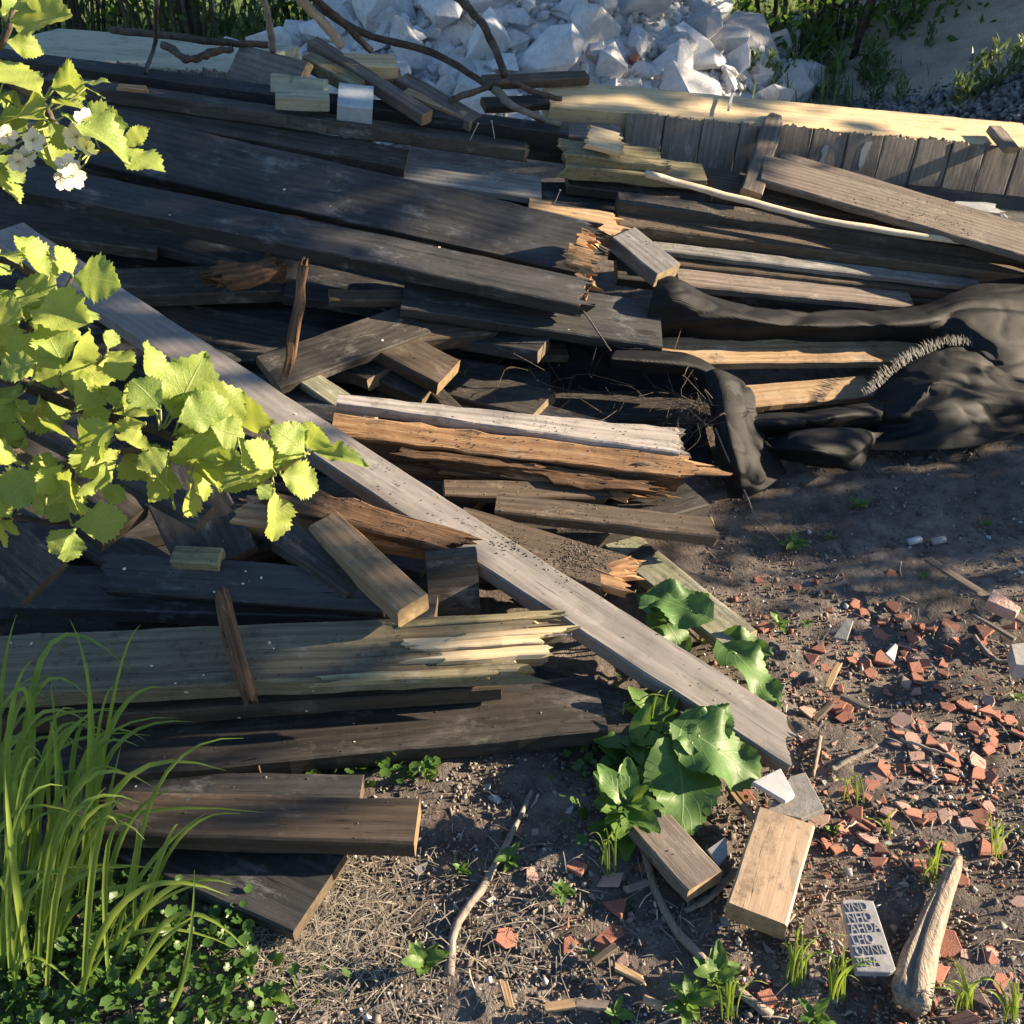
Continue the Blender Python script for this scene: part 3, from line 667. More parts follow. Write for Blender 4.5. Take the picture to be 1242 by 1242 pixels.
for i in range(26):
    l0 = lr.uniform(.15, .7); l1 = min(1.0, l0 + lr.uniform(.15, .38)); d = lr.uniform(0, 1)
    rb_part('decayed_layer', l0, l1, -.040 + .03 * lr.random() - .012 * (1 - d), -.054 - .070 * d, lr.uniform(.018, .036), lr.uniform(.006, .013), R(lr.uniform(15, 60)),
            lr.choice(['rot', 'rot', 'orange']), 40 + i, .05, .05, .005)
rb_part('decayed_core', .05, .96, .03, -.075, .075, .085, 0, 'rot', 71, .03, .06, .008)

# ------------------------------------------------------------------ rubble heap: every chunk its own thing
RP = (0.05, 8.0, 2.05, 1.25)
heap('rubble_base', *RP, M['concrete'], 50, .08, 3.0)
def hull_mesh(rs, n=14, sq=(1, .8, .65)):
    bm = bmesh.new()
    for i in range(n):
        v = Vector((rs.gauss(0, 1), rs.gauss(0, 1), rs.gauss(0, 1))).normalized()
        v = Vector([max(-.72, min(.72, q)) for q in v]) if rs.random() < .8 else v * .9
        bm.verts.new((v.x * sq[0], v.y * sq[1], v.z * sq[2]))
    r = bmesh.ops.convex_hull(bm, input=bm.verts)
    bmesh.ops.delete(bm, geom=[g for g in r['geom_interior'] if isinstance(g, bmesh.types.BMVert)], context='VERTS')
    bmesh.ops.bevel(bm, geom=list(bm.edges), offset=.016, segments=1, affect='EDGES')
    me = bpy.data.meshes.new('chunk'); bm.to_mesh(me); bm.free(); me.materials.append(M['concrete']); return me
rs = random.Random(21)
HULLS = [hull_mesh(rs, rs.choice([10, 12, 16]), (1, rs.uniform(.6, .95), rs.uniform(.45, .85))) for i in range(16)]
BRICKS = [h.copy() for h in HULLS[:2]]
for h in BRICKS: h.materials.clear(); h.materials.append(M['clay'])
placed = []; cnt = 0; tries = 0
sizes = [rs.uniform(.19, .33) for _ in range(44)] + [rs.uniform(.11, .19) for _ in range(110)] + [rs.uniform(.06, .11) for _ in range(126)]
for sz in sizes:
    for _ in range(40):
        a = rs.uniform(math.pi * 1.0, math.pi * 2.0); rr = RP[2] * (rs.uniform(.12, 1.03))
        x, y = RP[0] + rr * math.cos(a), RP[1] + rr * math.sin(a)
        z = max(0, heap_z(x, y, *RP, .08, 3.0))
        if all((x - p[0]) ** 2 + (y - p[1]) ** 2 + (z - p[2]) ** 2 > (.62 * (sz + p[3])) ** 2 for p in placed): break
    placed.append((x, y, z, sz))
    o = link('concrete_chunk', rs.choice(HULLS), None, None, Matrix.Translation((x, y, z + sz * .22)) @ Euler((rs.uniform(-.7, .7), rs.uniform(-.7, .7), rs.uniform(0, 6.3))).to_matrix().to_4x4() @ Matrix.Scale(sz, 4))
    if sz < .08 and rs.random() < .06: o.data = rs.choice(BRICKS)
    lab = 'large pale angular concrete chunk in the rubble heap' if sz > .17 else ('fist-sized pale concrete piece in the rubble heap' if sz < .10 else 'medium pale broken concrete piece in the rubble heap')
    tag(o, lab, 'rubble', lab.split(' in ')[0] + 's of the rubble')
pos = []
for i in range(1500):
    a = random.uniform(math.pi * .95, math.pi * 2.05); rr = RP[2] * math.sqrt(random.uniform(.02, 1.1))
    x, y = RP[0] + rr * math.cos(a), RP[1] + rr * math.sin(a); pos.append((x, y, max(-.01, heap_z(x, y, *RP, .08, 3.0)) + .012))
pos = np.array(pos); n = len(pos); g = RNG.uniform(.38, .66, size=(n, 1)); cols = np.concatenate([g, g * .97, g * .95, np.ones((n, 1))], 1)
cr = link('rubble_crumbs', scatter_mesh('rubble_crumbs', oct_v, oct_f, pos, rand_rot(n), RNG.uniform(.012, .05, size=(n, 3)), cols, .3), M['chips'])
tag(cr, 'small pale concrete crumbs between the rubble chunks', 'rubble', None, 'stuff')

# ------------------------------------------------------------------ foliage generators
leaf_v = [(0, 0, 0), (.38, .24, .05), (1, 0, -.04), (.38, -.24, .05)]
leaf_f = [(0, 1, 2, 3)]
def leaf_cloud(n, fn, size, seed, gap=None):
    """n pointed leaves at fn() -> one mesh"""
    pos = []
    while len(pos) < n:
        p = fn()
        if gap:                                   # leaves left out of the crown to shape a shaft of sun
            k = (p[0] + gap[0] - .2) / sdir.x; yy, zz = p[1] + gap[1] - k * sdir.y, p[2] - k * sdir.z
            if gap[2] < yy < gap[3] and gap[4] < zz < gap[5]: n -= 1; continue
        pos.append(p)
    pos = np.array(pos)
    return scatter_mesh('crown', leaf_v, leaf_f, pos, rand_rot(n), RNG.uniform(size * .7, size * 1.25, size=n))
def clump_fn(cents):
    def f():
        c = random.choice(cents); d = Vector((random.gauss(0, 1), random.gauss(0, 1), random.gauss(0, 1))) * .5
        return (c[0] + d.x * c[3], c[1] + d.y * c[3], c[2] + d.z * c[3])
    return f
def stems(base, n, h, spread, r, rs):
    V, Fc = [], []
    for i in range(n):
        a = rs.uniform(0, 6.28); d = rs.uniform(0, spread); b0 = Vector((math.cos(a) * d * .5, math.sin(a) * d * .5, -.05)); tp = Vector((math.cos(a) * d, math.sin(a) * d, h * rs.uniform(.7, 1)))
        mid = (b0 + tp) / 2 + Vector((rs.uniform(-.1, .1), rs.uniform(-.1, .1), 0))
        v, f = tube(spline([b0, mid, tp], 7), [r * (1 - .7 * k / 6) for k in range(7)], 5)
        o = len(V); V += v; Fc += [tuple(q + o for q in ff) for ff in f]
    return mesh('stems', V, Fc, True)
def shrub(variants, base, rz, sc, label, cat, group, name):
    cm, sm, mat = variants
    t = thing(name, Vector(base), label, cat, group)
    mw = Matrix.Translation(base) @ Matrix.Rotation(rz, 4, 'Z') @ Matrix.Scale(sc, 4)
    link('crown', cm, mat, t, mw); link('trunk', sm, M['bark'], t, mw)
    return t
rs = random.Random(8)
def hedge_variant(seed, n=3200, h=2.6, rad=.8, size=.075, low=.22):
    random.seed(seed); r2 = random.Random(seed)
    cents = []
    for i in range(26):
        z = low + (h - low) * r2.random() ** .9
        cents.append((r2.uniform(-rad, rad), r2.uniform(-.45, .45), z, r2.uniform(.22, .42)))
    return leaf_cloud(n, clump_fn(cents), size, seed), stems((0, 0, 0), 20, h * .9, .85, .018, r2), M['hedge']
HV = [hedge_variant(i) for i in range(4)]
for i in range(13):
    x = -6.3 + i * .95 + rs.uniform(-.15, .15); y = (8.3 if abs(x) > 2.0 else 9.9) + rs.uniform(-.3, .3) + max(0, (x - 3.0)) * .9 + (.3 if x < 0 else 0)
    shrub(HV[i % 4], (x, y, 0), rs.uniform(-.3, .3) + math.pi * (i % 2), rs.uniform(.9, 1.1),
          'leafy hedge shrub with bare dark stems behind the rubble', 'shrub', 'hedge behind the rubble', 'hedge_shrub')
# trees beside the yard, out of the picture, whose crowns shade the back of the heap
def tree_variant(seed, crown, n, size, trunk_h, gap=None):
    random.seed(seed); r2 = random.Random(seed)
    return leaf_cloud(n, clump_fn(crown), size, seed, gap), stems((0, 0, 0), 1, trunk_h, .2, .11, r2), M['hedge']
def crownpts(seed, n, rx, ry, z0, z1, cs):
    r2 = random.Random(seed); return [(r2.uniform(-rx, rx), r2.uniform(-ry, ry), r2.uniform(z0, z1), cs) for _ in range(n)]
SHADE_BOUGH = [(random.Random(k).uniform(-.4, .4), -2.34 + .34 * (k % 8) / 8, 2.14 + .30 * (k // 8) + .04 * (k % 3), .26) for k in range(16)]     # unseen low bough added to shade the lower left boards
for (x, y, zz, lab) in ((5.0, 4.35, (2.32, 3.9), 'broad leafy tree beside the yard nearest the fabric'), (7.4, 8.3, (2.3, 5.0), 'unseen leafy tree added by the sand mound to shade the rubble')):  # the second tree is unseen, added to shade the rubble
    tv = tree_variant(int(x * 10), crownpts(int(y * 7), 80, 1.0, 2.25, zz[0], zz[1], .42) + SHADE_BOUGH[:(16 if y < 5 else 0)], 15000, .14, 3.2, (x, y, 2.80, 3.28, .22, .54) if y < 5 else None)
    shrub(tv, (x, y, 0), 0, 1, lab, 'tree', None, 'leafy_tree')
tv = tree_variant(5, crownpts(55, 18, .35, .36, .25, 1.15, .26), 1900, .09, 1.0)
shrub(tv, (4.4, 2.85, 0), 0, 1, 'unseen low shrub added to shade the soil', 'shrub', None, 'shade_shrub')  # out of view, put in to cast shade on the soil

# tall weeds in front of the hedge and on the sand mound
def strap_leaf(n=7, wid=.12, bend=.35):
    """an elongated leaf of unit length along x that arches in z; verts, faces, uv"""
    V, Fc, U = [], [], []
    for i in range(n + 1):
        s = i / n; hw = wid * (math.sin(math.pi * min(1, s * .96 + .04)) ** .8) * (1 - .25 * s)
        z = bend * s * (1 - s * .9)
        for k, y in enumerate((-hw, 0, hw)):
            V.append((s, y, z + (abs(y) * .35))); U.append((s, .5 + (k - 1) * .5))
    for i in range(n):
        for k in range(2):
            a = i * 3 + k; Fc.append((a, a + 1, a + 4, a + 3))
    return V, Fc, U
SLv, SLf, SLu = strap_leaf(6, .12, .4)
def rosette_mesh(n, size, up, rs2, tv=SLv, tf=SLf, tu=SLu):
    pos = np.array([(rs2.gauss(0, .05), rs2.gauss(0, .05), rs2.uniform(0, up)) for _ in range(n)])
    rot = np.array([np.array((Matrix.Rotation(rs2.uniform(0, 6.28), 3, 'Z') @ Matrix.Rotation(-rs2.uniform(.35, 1.25), 3, 'Y') @ Matrix.Rotation(rs2.uniform(-.5, .5), 3, 'X'))) for _ in range(n)])
    return scatter_mesh('foliage', tv, tf, pos, rot, np.array([rs2.uniform(.6, 1.2) * size for _ in range(n)]), uv=tu, smooth=True)
rs = random.Random(31)
TW = [rosette_mesh(46, .19, .42, rs) for _ in range(4)]
for i in range(24):
    px, py = rs.uniform(880, 1075), rs.uniform(58, 122)
    p = atz(px, py, 0)
    t = thing('tall_weed', p, 'leafy green weed clump growing between the hedge and the sand mound', 'weed', 'weeds in front of the hedge')
    link('foliage', TW[i % 4], M['docks'], t, Matrix.Translation(p) @ Matrix.Rotation(rs.uniform(0, 6), 4, 'Z') @ Matrix.Scale(rs.uniform(.45, .75), 4))
for i, (px, py, s) in enumerate(((1110, 30, .8), (1085, 45, .9), (1125, 60, .6), (1175, 125, .9), (1200, 110, .9), (1160, 135, .7), (1225, 95, .8), (1070, 105, .7), (1060, 125, .6), (1090, 128, .5))):
    # on the slope of the sand or the gravel
    for k in range(400):
        p = atd(px, py, 4 + k * .02); zz = max(heap_z(p.x, p.y, *SM, .10, 1.3), heap_z(p.x, p.y, *GM, .05, 2.0), 0)
        if p.z <= zz: break
    t = thing('slope_weed', p, 'small green weed rooted in the slope of sand and gravel', 'weed', 'weeds on the sand and gravel')
    link('foliage', TW[i % 4], M['docks'], t, Matrix.Translation(p) @ Matrix.Rotation(rs.uniform(0, 6), 4, 'Z') @ Matrix.Scale(s * .62, 4))
# rough grass between weeds
n = 5200; pos = []
while len(pos) < n:
    x, y = random.uniform(-6, 3.0), random.uniform(6.6, 11)
    if math.hypot(x - RP[0], y - RP[1]) < RP[2] * .97: continue
    if y < 7.2 and x > 1.2: pass
    pos.append((x, y, -.03))
pos = np.array(pos)
rot = np.array([np.array(Matrix.Rotation(random.uniform(0, 6.28), 3, 'Z') @ Matrix.Rotation(-random.uniform(.9, 1.5), 3, 'Y')) for _ in range(n)])
GLv, GLf, GLu = strap_leaf(4, .02, .5)
tag(link('rough_grass', scatter_mesh('rough_grass', GLv, GLf, pos, rot, RNG.uniform(.10, .30, size=n), smooth=True), M['docks']), 'rough uncut grass at the foot of the hedge', 'grass', None, 'stuff')
# white-flowered plants at the back
for i, (px, py) in enumerate(((100, 26), (140, 24), (160, 22), (275, 32), (305, 36), (330, 28), (60, 20), (200, 18), (240, 22))):
    p = atz(px, py, .12); p.z = 0
    t = thing('flowering_weed', p, 'low dark plant with small white blossoms behind the greenish panel', 'weed', 'white-flowered weeds at the back')
    link('foliage', TW[i % 4], M['docks'], t, Matrix.Translation(p) @ Matrix.Scale(.9, 4))
    m_ = 14; q = np.array([(rs.gauss(0, .12), rs.gauss(0, .1), rs.uniform(.25, .5)) for _ in range(m_)])
    link('blossoms', scatter_mesh('blossoms', oct_v, oct_f, q, rand_rot(m_), RNG.uniform(.012, .024, size=(m_, 3))), M['petal'], t, Matrix.Translation(p))['kind'] = 'stuff'

# ------------------------------------------------------------------ branches lying on the heap
def branch(label, pts, r0, r1, mat='bark', name='branch', cat='branch', group=None, n=18, wob=.12, seg=7, mode='p', parent=None):
    P = [atp(*p) if mode == 'p' else atz(*p) for p in pts]
    P = spline(P, n); P = [p + Vector((random.uniform(-1, 1), random.uniform(-1, 1), random.uniform(-1, 1))) * r0 * .18 for p in P]
    rad = [r0 + (r1 - r0) * i / (n - 1) for i in range(n)]
    V, Fc = tube(P, rad, seg, wob); c, V = centred(V)
    o = link(name, mesh(name, V, Fc, True), M[mat], parent, Matrix.Translation(c))
    if parent is None: tag(o, label, cat, group)
    return o
GBt = 'branches lying over the heap'
branch('long dark branch sloping over the offcuts towards the forked twig', ((380, 5, .25), (440, 40, .22), (520, 62, .20), (570, 90, .18), (600, 110, .16), (660, 148, .12)), .014, .010, group=GBt)
branch('dark forked branch standing up against the white rubble', ((545, -10, .35), (578, 20, .30), (596, 50, .26), (612, 92, .20)), .013, .015, group=GBt)
branch('short thick twig at the fork of the dark branch', ((545, 122, .12), (580, 110, .15), (612, 98, .2), (650, 112, .15), (680, 120, .12)), .012, .010, group=GBt)
branch('split pale-edged branch leaning down to the black beam', ((600, 108, .17), (625, 130, .15), (680, 152, .12)), .016, .008, 'barkgrey', group=GBt)
branch('bare stick standing upright by the chipped board', ((318, -8, .4), (326, 25, .3), (331, 62, .15)), .010, .013, 'barkgrey', group=GBt)
branch('smooth pale pole leaning over the long slanting batten', ((355, -10, .4), (385, 20, .3), (415, 55, .18)), .017, .017, 'palestick', group=GBt)
branch('dark branch running beside the smooth pale pole', ((372, -10, .42), (410, 22, .3), (450, 62, .18)), .011, .012, group=GBt)
branch('gnarled dark root lying on the greenish panel', ((198, 55, .10), (210, 60, .11), (222, 70, .11), (235, 72, .11), (255, 64, .11), (282, 60, .10)), .014, .012, group=GBt, n=24, wob=.25)
branch('reddish brown branch along the back of the greenish panel', ((135, 36, .10), (170, 40, .11), (225, 46, .11), (285, 52, .10), (330, 55, .08)), .014, .012, group=GBt)
branch('bent black iron rod hooked over the greenish panel', ((192, -10, .5), (189, 20, .4), (188, 52, .13), (176, 88, .10)), .007, .007, 'black', name='iron_rod', cat='rod')
branch('long pale pole lying along the side stack of boards', ((783, 211, .13), (860, 232, .10), (980, 263, .08), (1110, 285, .08), (1260, 304, .09)), .013, .011, 'palestick', name='pole', cat='pole')
branch('dark wire dangling from the ragged tip of the long black board', ((703, 372, .03), (718, 392, .0), (742, 428, -.05)), .003, .003, 'black', name='wire', cat='wire', seg=5)
plank('white crumpled plastic scrap caught beside the leaning grey board', (1168, 254), (1215, 257), (1212, 247), mat='ceramic', dz=.07, t=.03, jagA=.03, jagB=.03, name='plastic_scrap', cat='scrap', rough=.004)
plank('bright white flake stuck on the far rubble side of the yellow panel', (882, 133, .13), (888, 108, .13), (891, 108, .13), mat='ceramic', t=.004, name='tile_sliver', cat='shard')

# ------------------------------------------------------------------ black woven fabric
b = NB('woven_fabric'); oc = b.tc.outputs['Object']
w1 = b.n.new('ShaderNodeTexWave'); w1.inputs['Scale'].default_value = 105; w1.bands_direction = 'X'; b.l.new(oc, w1.inputs[0])
w2 = b.n.new('ShaderNodeTexWave'); w2.inputs['Scale'].default_value = 105; w2.bands_direction = 'Y'; b.l.new(oc, w2.inputs[0])
n1 = b.noise(oc, 5, 5, .65); n2 = b.noise(oc, 40, 5, .7)
c = b.mix(b.ramp(n1, .4, .7), (.007, .0075, .009), (.017, .0175, .020)); c = b.mix(b.ramp(n2, .58, .74, 0, .35), c, (.030, .028, .026))
b.base(c); b.rough(b.ramp(n1, .3, .7, .5, .68)); b.p.inputs['Specular IOR Level'].default_value = .22
b.p.inputs['Sheen Weight'].default_value = .0; b.p.inputs['Sheen Roughness'].default_value = .4
b.bump(b.math('ADD', b.math('MULTIPLY', b.math('ADD', w1.outputs['Fac'], w2.outputs['Fac']), .25), b.math('MULTIPLY', n2, .5)), .5, .004); M['fabric'] = b.m
tarp = thing('ground_fabric', atp(1050, 480, -.15), 'crumpled black woven ground fabric heaped at the foot of the boards', 'fabric')
def sheet(rows, nu=56, nv=34, amp=.012, seed=0, dz0=0.0):
    G = [spline([atp(p[0], p[1], dz0 + (p[2] if len(p) > 2 else 0)) for p in r], nu) for r in rows]
    cols_ = [spline([G[r][i] for r in range(len(G))], nv) for i in range(nu)]
    V = [cols_[i][j] for i in range(nu) for j in range(nv)]
    Fc = [(i * nv + j, (i + 1) * nv + j, (i + 1) * nv + j + 1, i * nv + j + 1) for i in range(nu - 1) for j in range(nv - 1)]
    me = mesh('fold', V, Fc, True); nr = [v.normal.copy() for v in me.vertices]
    for i, v in enumerate(me.vertices):
        p = v.co; q = Vector((p.x * 2.6, p.y * 5.5, p.z * 5.5 + seed))
        r1 = (1 - min(1, abs(noise.noise(q)) * 5.5)) * 1.5 + .9 * noise.noise(q * .7); r2 = (1 - min(1, abs(noise.noise(q * 2.1 + Vector((9, 3, seed)))) * 6)) * 1.3 + .5 * noise.noise(q * 1.9)
        v.co = p + nr[i] * amp * (.9 * r1 + .35 * r2 + .15 * noise.noise(q * 8))
        if v.co.z < .004: v.co.z = .004 + random.uniform(0, .002)
    o = link('fold', me, M['fabric'], tarp)
    sm = o.modifiers.new('thick', 'SOLIDIFY'); sm.thickness = .0016
    return o
sheet((((798, 340, .0), (820, 336, .01), (860, 358, -.02), (930, 374, -.04), (1020, 378, -.05), (1110, 372, -.04), (1175, 348, .0), (1260, 334, .02)),
       ((790, 362, .0), (820, 356, .03), (860, 374, .0), (930, 390, -.01), (1020, 394, -.02), (1110, 390, .0), (1180, 370, .03), (1260, 358, .05)),
       ((785, 385, -.05), (820, 385, -.04), (860, 396, -.05), (930, 404, -.06), (1020, 406, -.08), (1110, 404, -.06), (1185, 405, .0), (1260, 400, .02)),
       ((780, 412, -.14), (820, 412, -.14), (860, 416, -.15), (930, 420, -.16), (1020, 420, -.17), (1110, 418, -.14), (1200, 440, -.04), (1265, 445, -.03)),
       ((780, 420, -.2), (820, 420, -.2), (860, 425, -.2), (930, 430, -.2), (1020, 430, -.2), (1130, 430, -.18), (1205, 462, -.08), (1268, 470, -.07))), 120, 60, .010, 1)
sheet((((1056, 478, -.10), (1078, 456, -.07), (1112, 432, -.05), (1150, 418, -.04), (1184, 420, -.05), (1202, 432, -.06), (1230, 448, -.07), (1262, 455, -.07)),
       ((1040, 497, -.09), (1070, 488, -.04), (1108, 466, .0), (1140, 452, .02), (1180, 450, .01), (1206, 458, .0), (1232, 470, .0), (1264, 476, .0)),
       ((1000, 512, -.10), (1050, 505, -.05), (1098, 498, .02), (1128, 466, .07), (1165, 478, .05), (1204, 484, .03), (1234, 488, .02), (1266, 490, .02)),
       ((965, 527, -.12), (1030, 520, -.10), (1092, 518, -.04), (1140, 508, .02), (1180, 512, .01), (1210, 510, -.02), (1240, 506, -.02), (1268, 504, -.02)),
       ((940, 545, -.12), (1010, 545, -.12), (1080, 546, -.12), (1140, 545, -.12), (1190, 540, -.12), (1220, 530, -.12), (1245, 522, -.12), (1270, 515, -.12))), 120, 70, .014, 2)
sheet((((855, 452, -.02), (868, 448, .0), (888, 455, -.02), (912, 470, -.06)),
       ((862, 490, .0), (876, 474, .04), (898, 486, .02), (926, 515, -.06)),
       ((866, 530, .0), (884, 520, .06), (908, 520, .02), (940, 542, -.08)),
       ((872, 572, -.02), (896, 570, .04), (914, 560, .02), (950, 562, -.10)),
       ((884, 604, -.1), (905, 608, -.08), (925, 596, -.08), (955, 572, -.12))), 70, 70, .012, 3)
sheet((((930, 535, -.04), (965, 522, .02), (1010, 518, .03), (1050, 520, .01), (1074, 524, -.02)),
       ((938, 545, -.02), (980, 545, .05), (1020, 548, .05), (1048, 544, .02), (1064, 540, -.03)),
       ((945, 556, -.10), (985, 566, -.06), (1018, 572, -.06), (1038, 570, -.07), (1050, 560, -.10))), 80, 44, .010, 4)
sheet((((906, 500, -.05), (940, 500, -.04), (985, 498, -.04), (1040, 490, -.05), (1075, 488, -.05)),
       ((915, 515, .0), (950, 512, .03), (990, 508, .04), (1035, 502, .03), (1070, 505, .0)),
       ((930, 532, -.08), (965, 530, -.06), (1005, 525, -.05), (1040, 520, -.06), (1070, 520, -.08))), 80, 44, .012, 5)
# the hollow: rolled rim and the dark bag behind it
sheet((((742, 446, -.05), (775, 450, -.05), (815, 452, -.06), (845, 458, -.07), (858, 478, -.10)),
       ((740, 434, .0), (780, 436, .0), (822, 440, -.01), (852, 448, -.02), (868, 466, -.03)),
       ((745, 424, -.04), (790, 425, -.05), (830, 430, -.06), (860, 440, -.06), (876, 458, -.07))), 44, 20, .004, 6)
sheet((((578, 404, -.10), (640, 400, -.10), (700, 405, -.09), (760, 424, -.06), (830, 430, -.08), (872, 452, -.08)),
       ((575, 425, -.22), (640, 425, -.22), (700, 428, -.20), (760, 445, -.18), (820, 450, -.16), (862, 470, -.12)),
       ((580, 470, -.24), (640, 475, -.26), (700, 478, -.26), (760, 480, -.24), (815, 485, -.2), (856, 490, -.16)),
       ((590, 515, -.20), (640, 520, -.22), (700, 522, -.22), (760, 520, -.22), (815, 520, -.16), (856, 520, -.10)),
       ((600, 540, -.16), (640, 545, -.16), (700, 545, -.16), (760, 545, -.16), (815, 550, -.12), (866, 560, -.05))), 70, 40, .016, 7)
# frayed edge
fp = spline([atp(*p) for p in ((1050, 480, -.08), (1064, 462, -.06), (1090, 440, -.04), (1120, 424, -.03), (1150, 414, -.02), (1180, 416, -.03), (1200, 430, -.05))], 240)
V, Fc = [], []
for i, p in enumerate(fp):
    tg = (fp[min(239, i + 1)] - fp[max(0, i - 1)]).normalized(); out = tg.cross(Vector((0, -.5, .85))).normalized(); out = out if out.dot(Vector((-1, .3, .4))) > 0 else -out
    for q in range(random.choice([0, 1, 2, 3, 4])):
        d = (out + tg * random.gauss(0, .30) + Vector((0, -.2, .55 + random.gauss(0, .2)))).normalized() * random.uniform(.006, .040); p_ = p - out * random.uniform(-.004, .022) + tg * random.uniform(-.004, .004)
        s_ = tg * random.uniform(.0005, .0014); o = len(V); cv = Vector((0, 0, -.25 * d.length))
        V += [p_ - s_, p_ + s_, p_ + d * .6 + s_ * .8, p_ + d * .6 - s_ * .8, p_ + d + cv]; Fc += [(o, o + 1, o + 2, o + 3), (o + 3, o + 2, o + 4)]
b = NB('frayed_thread'); b.base((.13, .125, .115)); b.rough(.7); M['thread'] = b.m
fr_ = link('frayed_edge', mesh('frayed_edge', V, Fc), M['thread'], tarp); fr_['kind'] = 'stuff'
# roots and dry fibres hanging out of the hollow
V, Fc = [], []
for i in range(130):
    if i < 95: p0 = atp(random.gauss(845, 18), random.gauss(500, 12), random.uniform(-.06, .03)); ln = random.uniform(.05, .16)
    else: p0 = atp(random.uniform(600, 850), random.uniform(440, 510), random.uniform(-.2, -.1)); ln = random.uniform(.1, .3)
    d = Vector((random.gauss(0, 1), random.gauss(-.3, .6), random.gauss(0, .4))).normalized() * ln
    k = Vector((random.gauss(0, 1), random.gauss(0, 1), random.gauss(0, 1))) * ln * .3
    v, f = tube(spline([p0, p0 + d * .5 + k, p0 + d], 6), [.0009] * 5 + [.0004], 3); o = len(V); V += v; Fc += [tuple(q + o for q in ff) for ff in f]
tag(link('root_fibres', mesh('root_fibres', V, Fc), M['bark']), 'tangled dry roots and fibres spilling from the fabric hollow', 'roots', None, 'stuff')
branch('thin root hanging from the fabric down to the soil', ((868, 520, .03), (885, 560, .03), (905, 600, -.02), (918, 630, -.06), (945, 655, -.1)), .003, .002, 'barkgrey', name='root', cat='root', seg=5)
# ------------------------------------------------------------------ debris on the soil
def soil(px, py, up=0.0):
    p = atz(px, py, 0.0); p = atz(px, py, float(gz(p.x, p.y))); p.z += up; return p
def prism(name, label, cat, poly, z, t, mat, group=None, tilt=None, parent=None, bev=.0015):
    """an outline given in photo pixels, lying at height z with its own thickness"""
    top = [atz(px, py, z) for px, py in poly]; c = sum(top, Vector()) / len(top); c.z -= t / 2
    n = len(top); V = []
    ar = sum(top[i].x * top[(i + 1) % n].y - top[(i + 1) % n].x * top[i].y for i in range(n))
    if ar < 0: top = top[::-1]
    for p in top: V.append((c + (p - c) * 1.0) - c + Vector((0, 0, 0)))
    bm = bmesh.new(); vs = [bm.verts.new(v) for v in V]; f = bm.faces.new(vs)
    r = bmesh.ops.extrude_face_region(bm, geom=[f]); 
    for g in r['geom']:
        if isinstance(g, bmesh.types.BMVert): g.co.z -= t; g.co.xy *= random.uniform(.95, 1.04)
    bmesh.ops.recalc_face_normals(bm, faces=bm.faces)
    bmesh.ops.bevel(bm, geom=list(bm.edges), offset=bev, segments=1, affect='EDGES')
    me = bpy.data.meshes.new(name); bm.to_mesh(me); bm.free()
    mw = Matrix.Translation(c)
    if tilt: mw = mw @ Euler(tilt).to_matrix().to_4x4()
    o = link(name, me, M[mat], parent, mw)
    if parent is None: tag(o, label, cat, group)
    return o
def shard_mesh(rs, mat):
    n = rs.choice([3, 4, 4, 5, 5, 6]); pts = []
    for i in range(n):
        a = 2 * math.pi * (i + rs.uniform(-.3, .3)) / n; r = rs.uniform(.65, 1.1); pts.append((math.cos(a) * r, math.sin(a) * r * rs.uniform(.6, .95)))
    t = rs.uniform(.16, .38); bm = bmesh.new()
    vs = [bm.verts.new((x, y, t / 2 + rs.uniform(-.04, .04))) for x, y in pts]; f = bm.faces.new(vs)
    r = bmesh.ops.extrude_face_region(bm, geom=[f])
    for g in r['geom']:
        if isinstance(g, bmesh.types.BMVert): g.co.z -= t; g.co.xy *= rs.uniform(.8, 1.1)
    bmesh.ops.recalc_face_normals(bm, faces=bm.faces)
    bmesh.ops.bevel(bm, geom=list(bm.edges), offset=.05, segments=1, affect='EDGES')
    me = bpy.data.meshes.new('shard'); bm.to_mesh(me); bm.free(); me.materials.append(M[mat]); return me
rs = random.Random(77)
SH = [shard_mesh(rs, 'clay') for _ in range(14)] + [shard_mesh(rs, 'claydark') for _ in range(7)] + [shard_mesh(rs, 'claypink') for _ in range(9)]
PEB = [shard_mesh(rs, 'ceramic') for _ in range(5)]; STN = [shard_mesh(rs, 'stone') for _ in range(6)]
def lay(name, me, px, py, sz, label, cat, group, tilt=.35, sink=.1):
    p = soil(px, py); p.z += sz * (.16 - sink * .5)
    o = link(name, me, None, None, Matrix.Translation(p) @ Euler((rs.uniform(-tilt, tilt), rs.uniform(-tilt, tilt), rs.uniform(0, 6.28))).to_matrix().to_4x4() @ Matrix.Scale(sz, 4))
    return tag(o, label, cat, group)
GS = 'clay tile shards scattered on the soil'
clusters = [(1090, 775, 42, 30, 50), (1120, 800, 55, 25, 18), (1150, 895, 55, 38, 44), (1105, 935, 60, 35, 30), (1200, 850, 35, 50, 18), (1195, 1190, 40, 35, 20), (1040, 1015, 35, 30, 16), (1000, 860, 30, 50, 20),
            (1080, 985, 70, 50, 24), (720, 1120, 45, 40, 12), (935, 735, 20, 30, 6), (1180, 1010, 50, 60, 16), (1150, 720, 60, 40, 8), (760, 1040, 40, 40, 6)]
for cx, cy, sxx, syy, k in clusters:
    for i in range(k):
        px, py = rs.gauss(cx, sxx), rs.gauss(cy, syy)
        if not (860 < px < 1290 or (640 < px < 820 and py > 1010)) or py < 690 or py > 1260: continue
        lay('tile_shard', rs.choice(SH), px, py, .009 + .025 * rs.random() ** 1.7, 'small broken red clay tile shard on the bare soil', 'shard', GS)
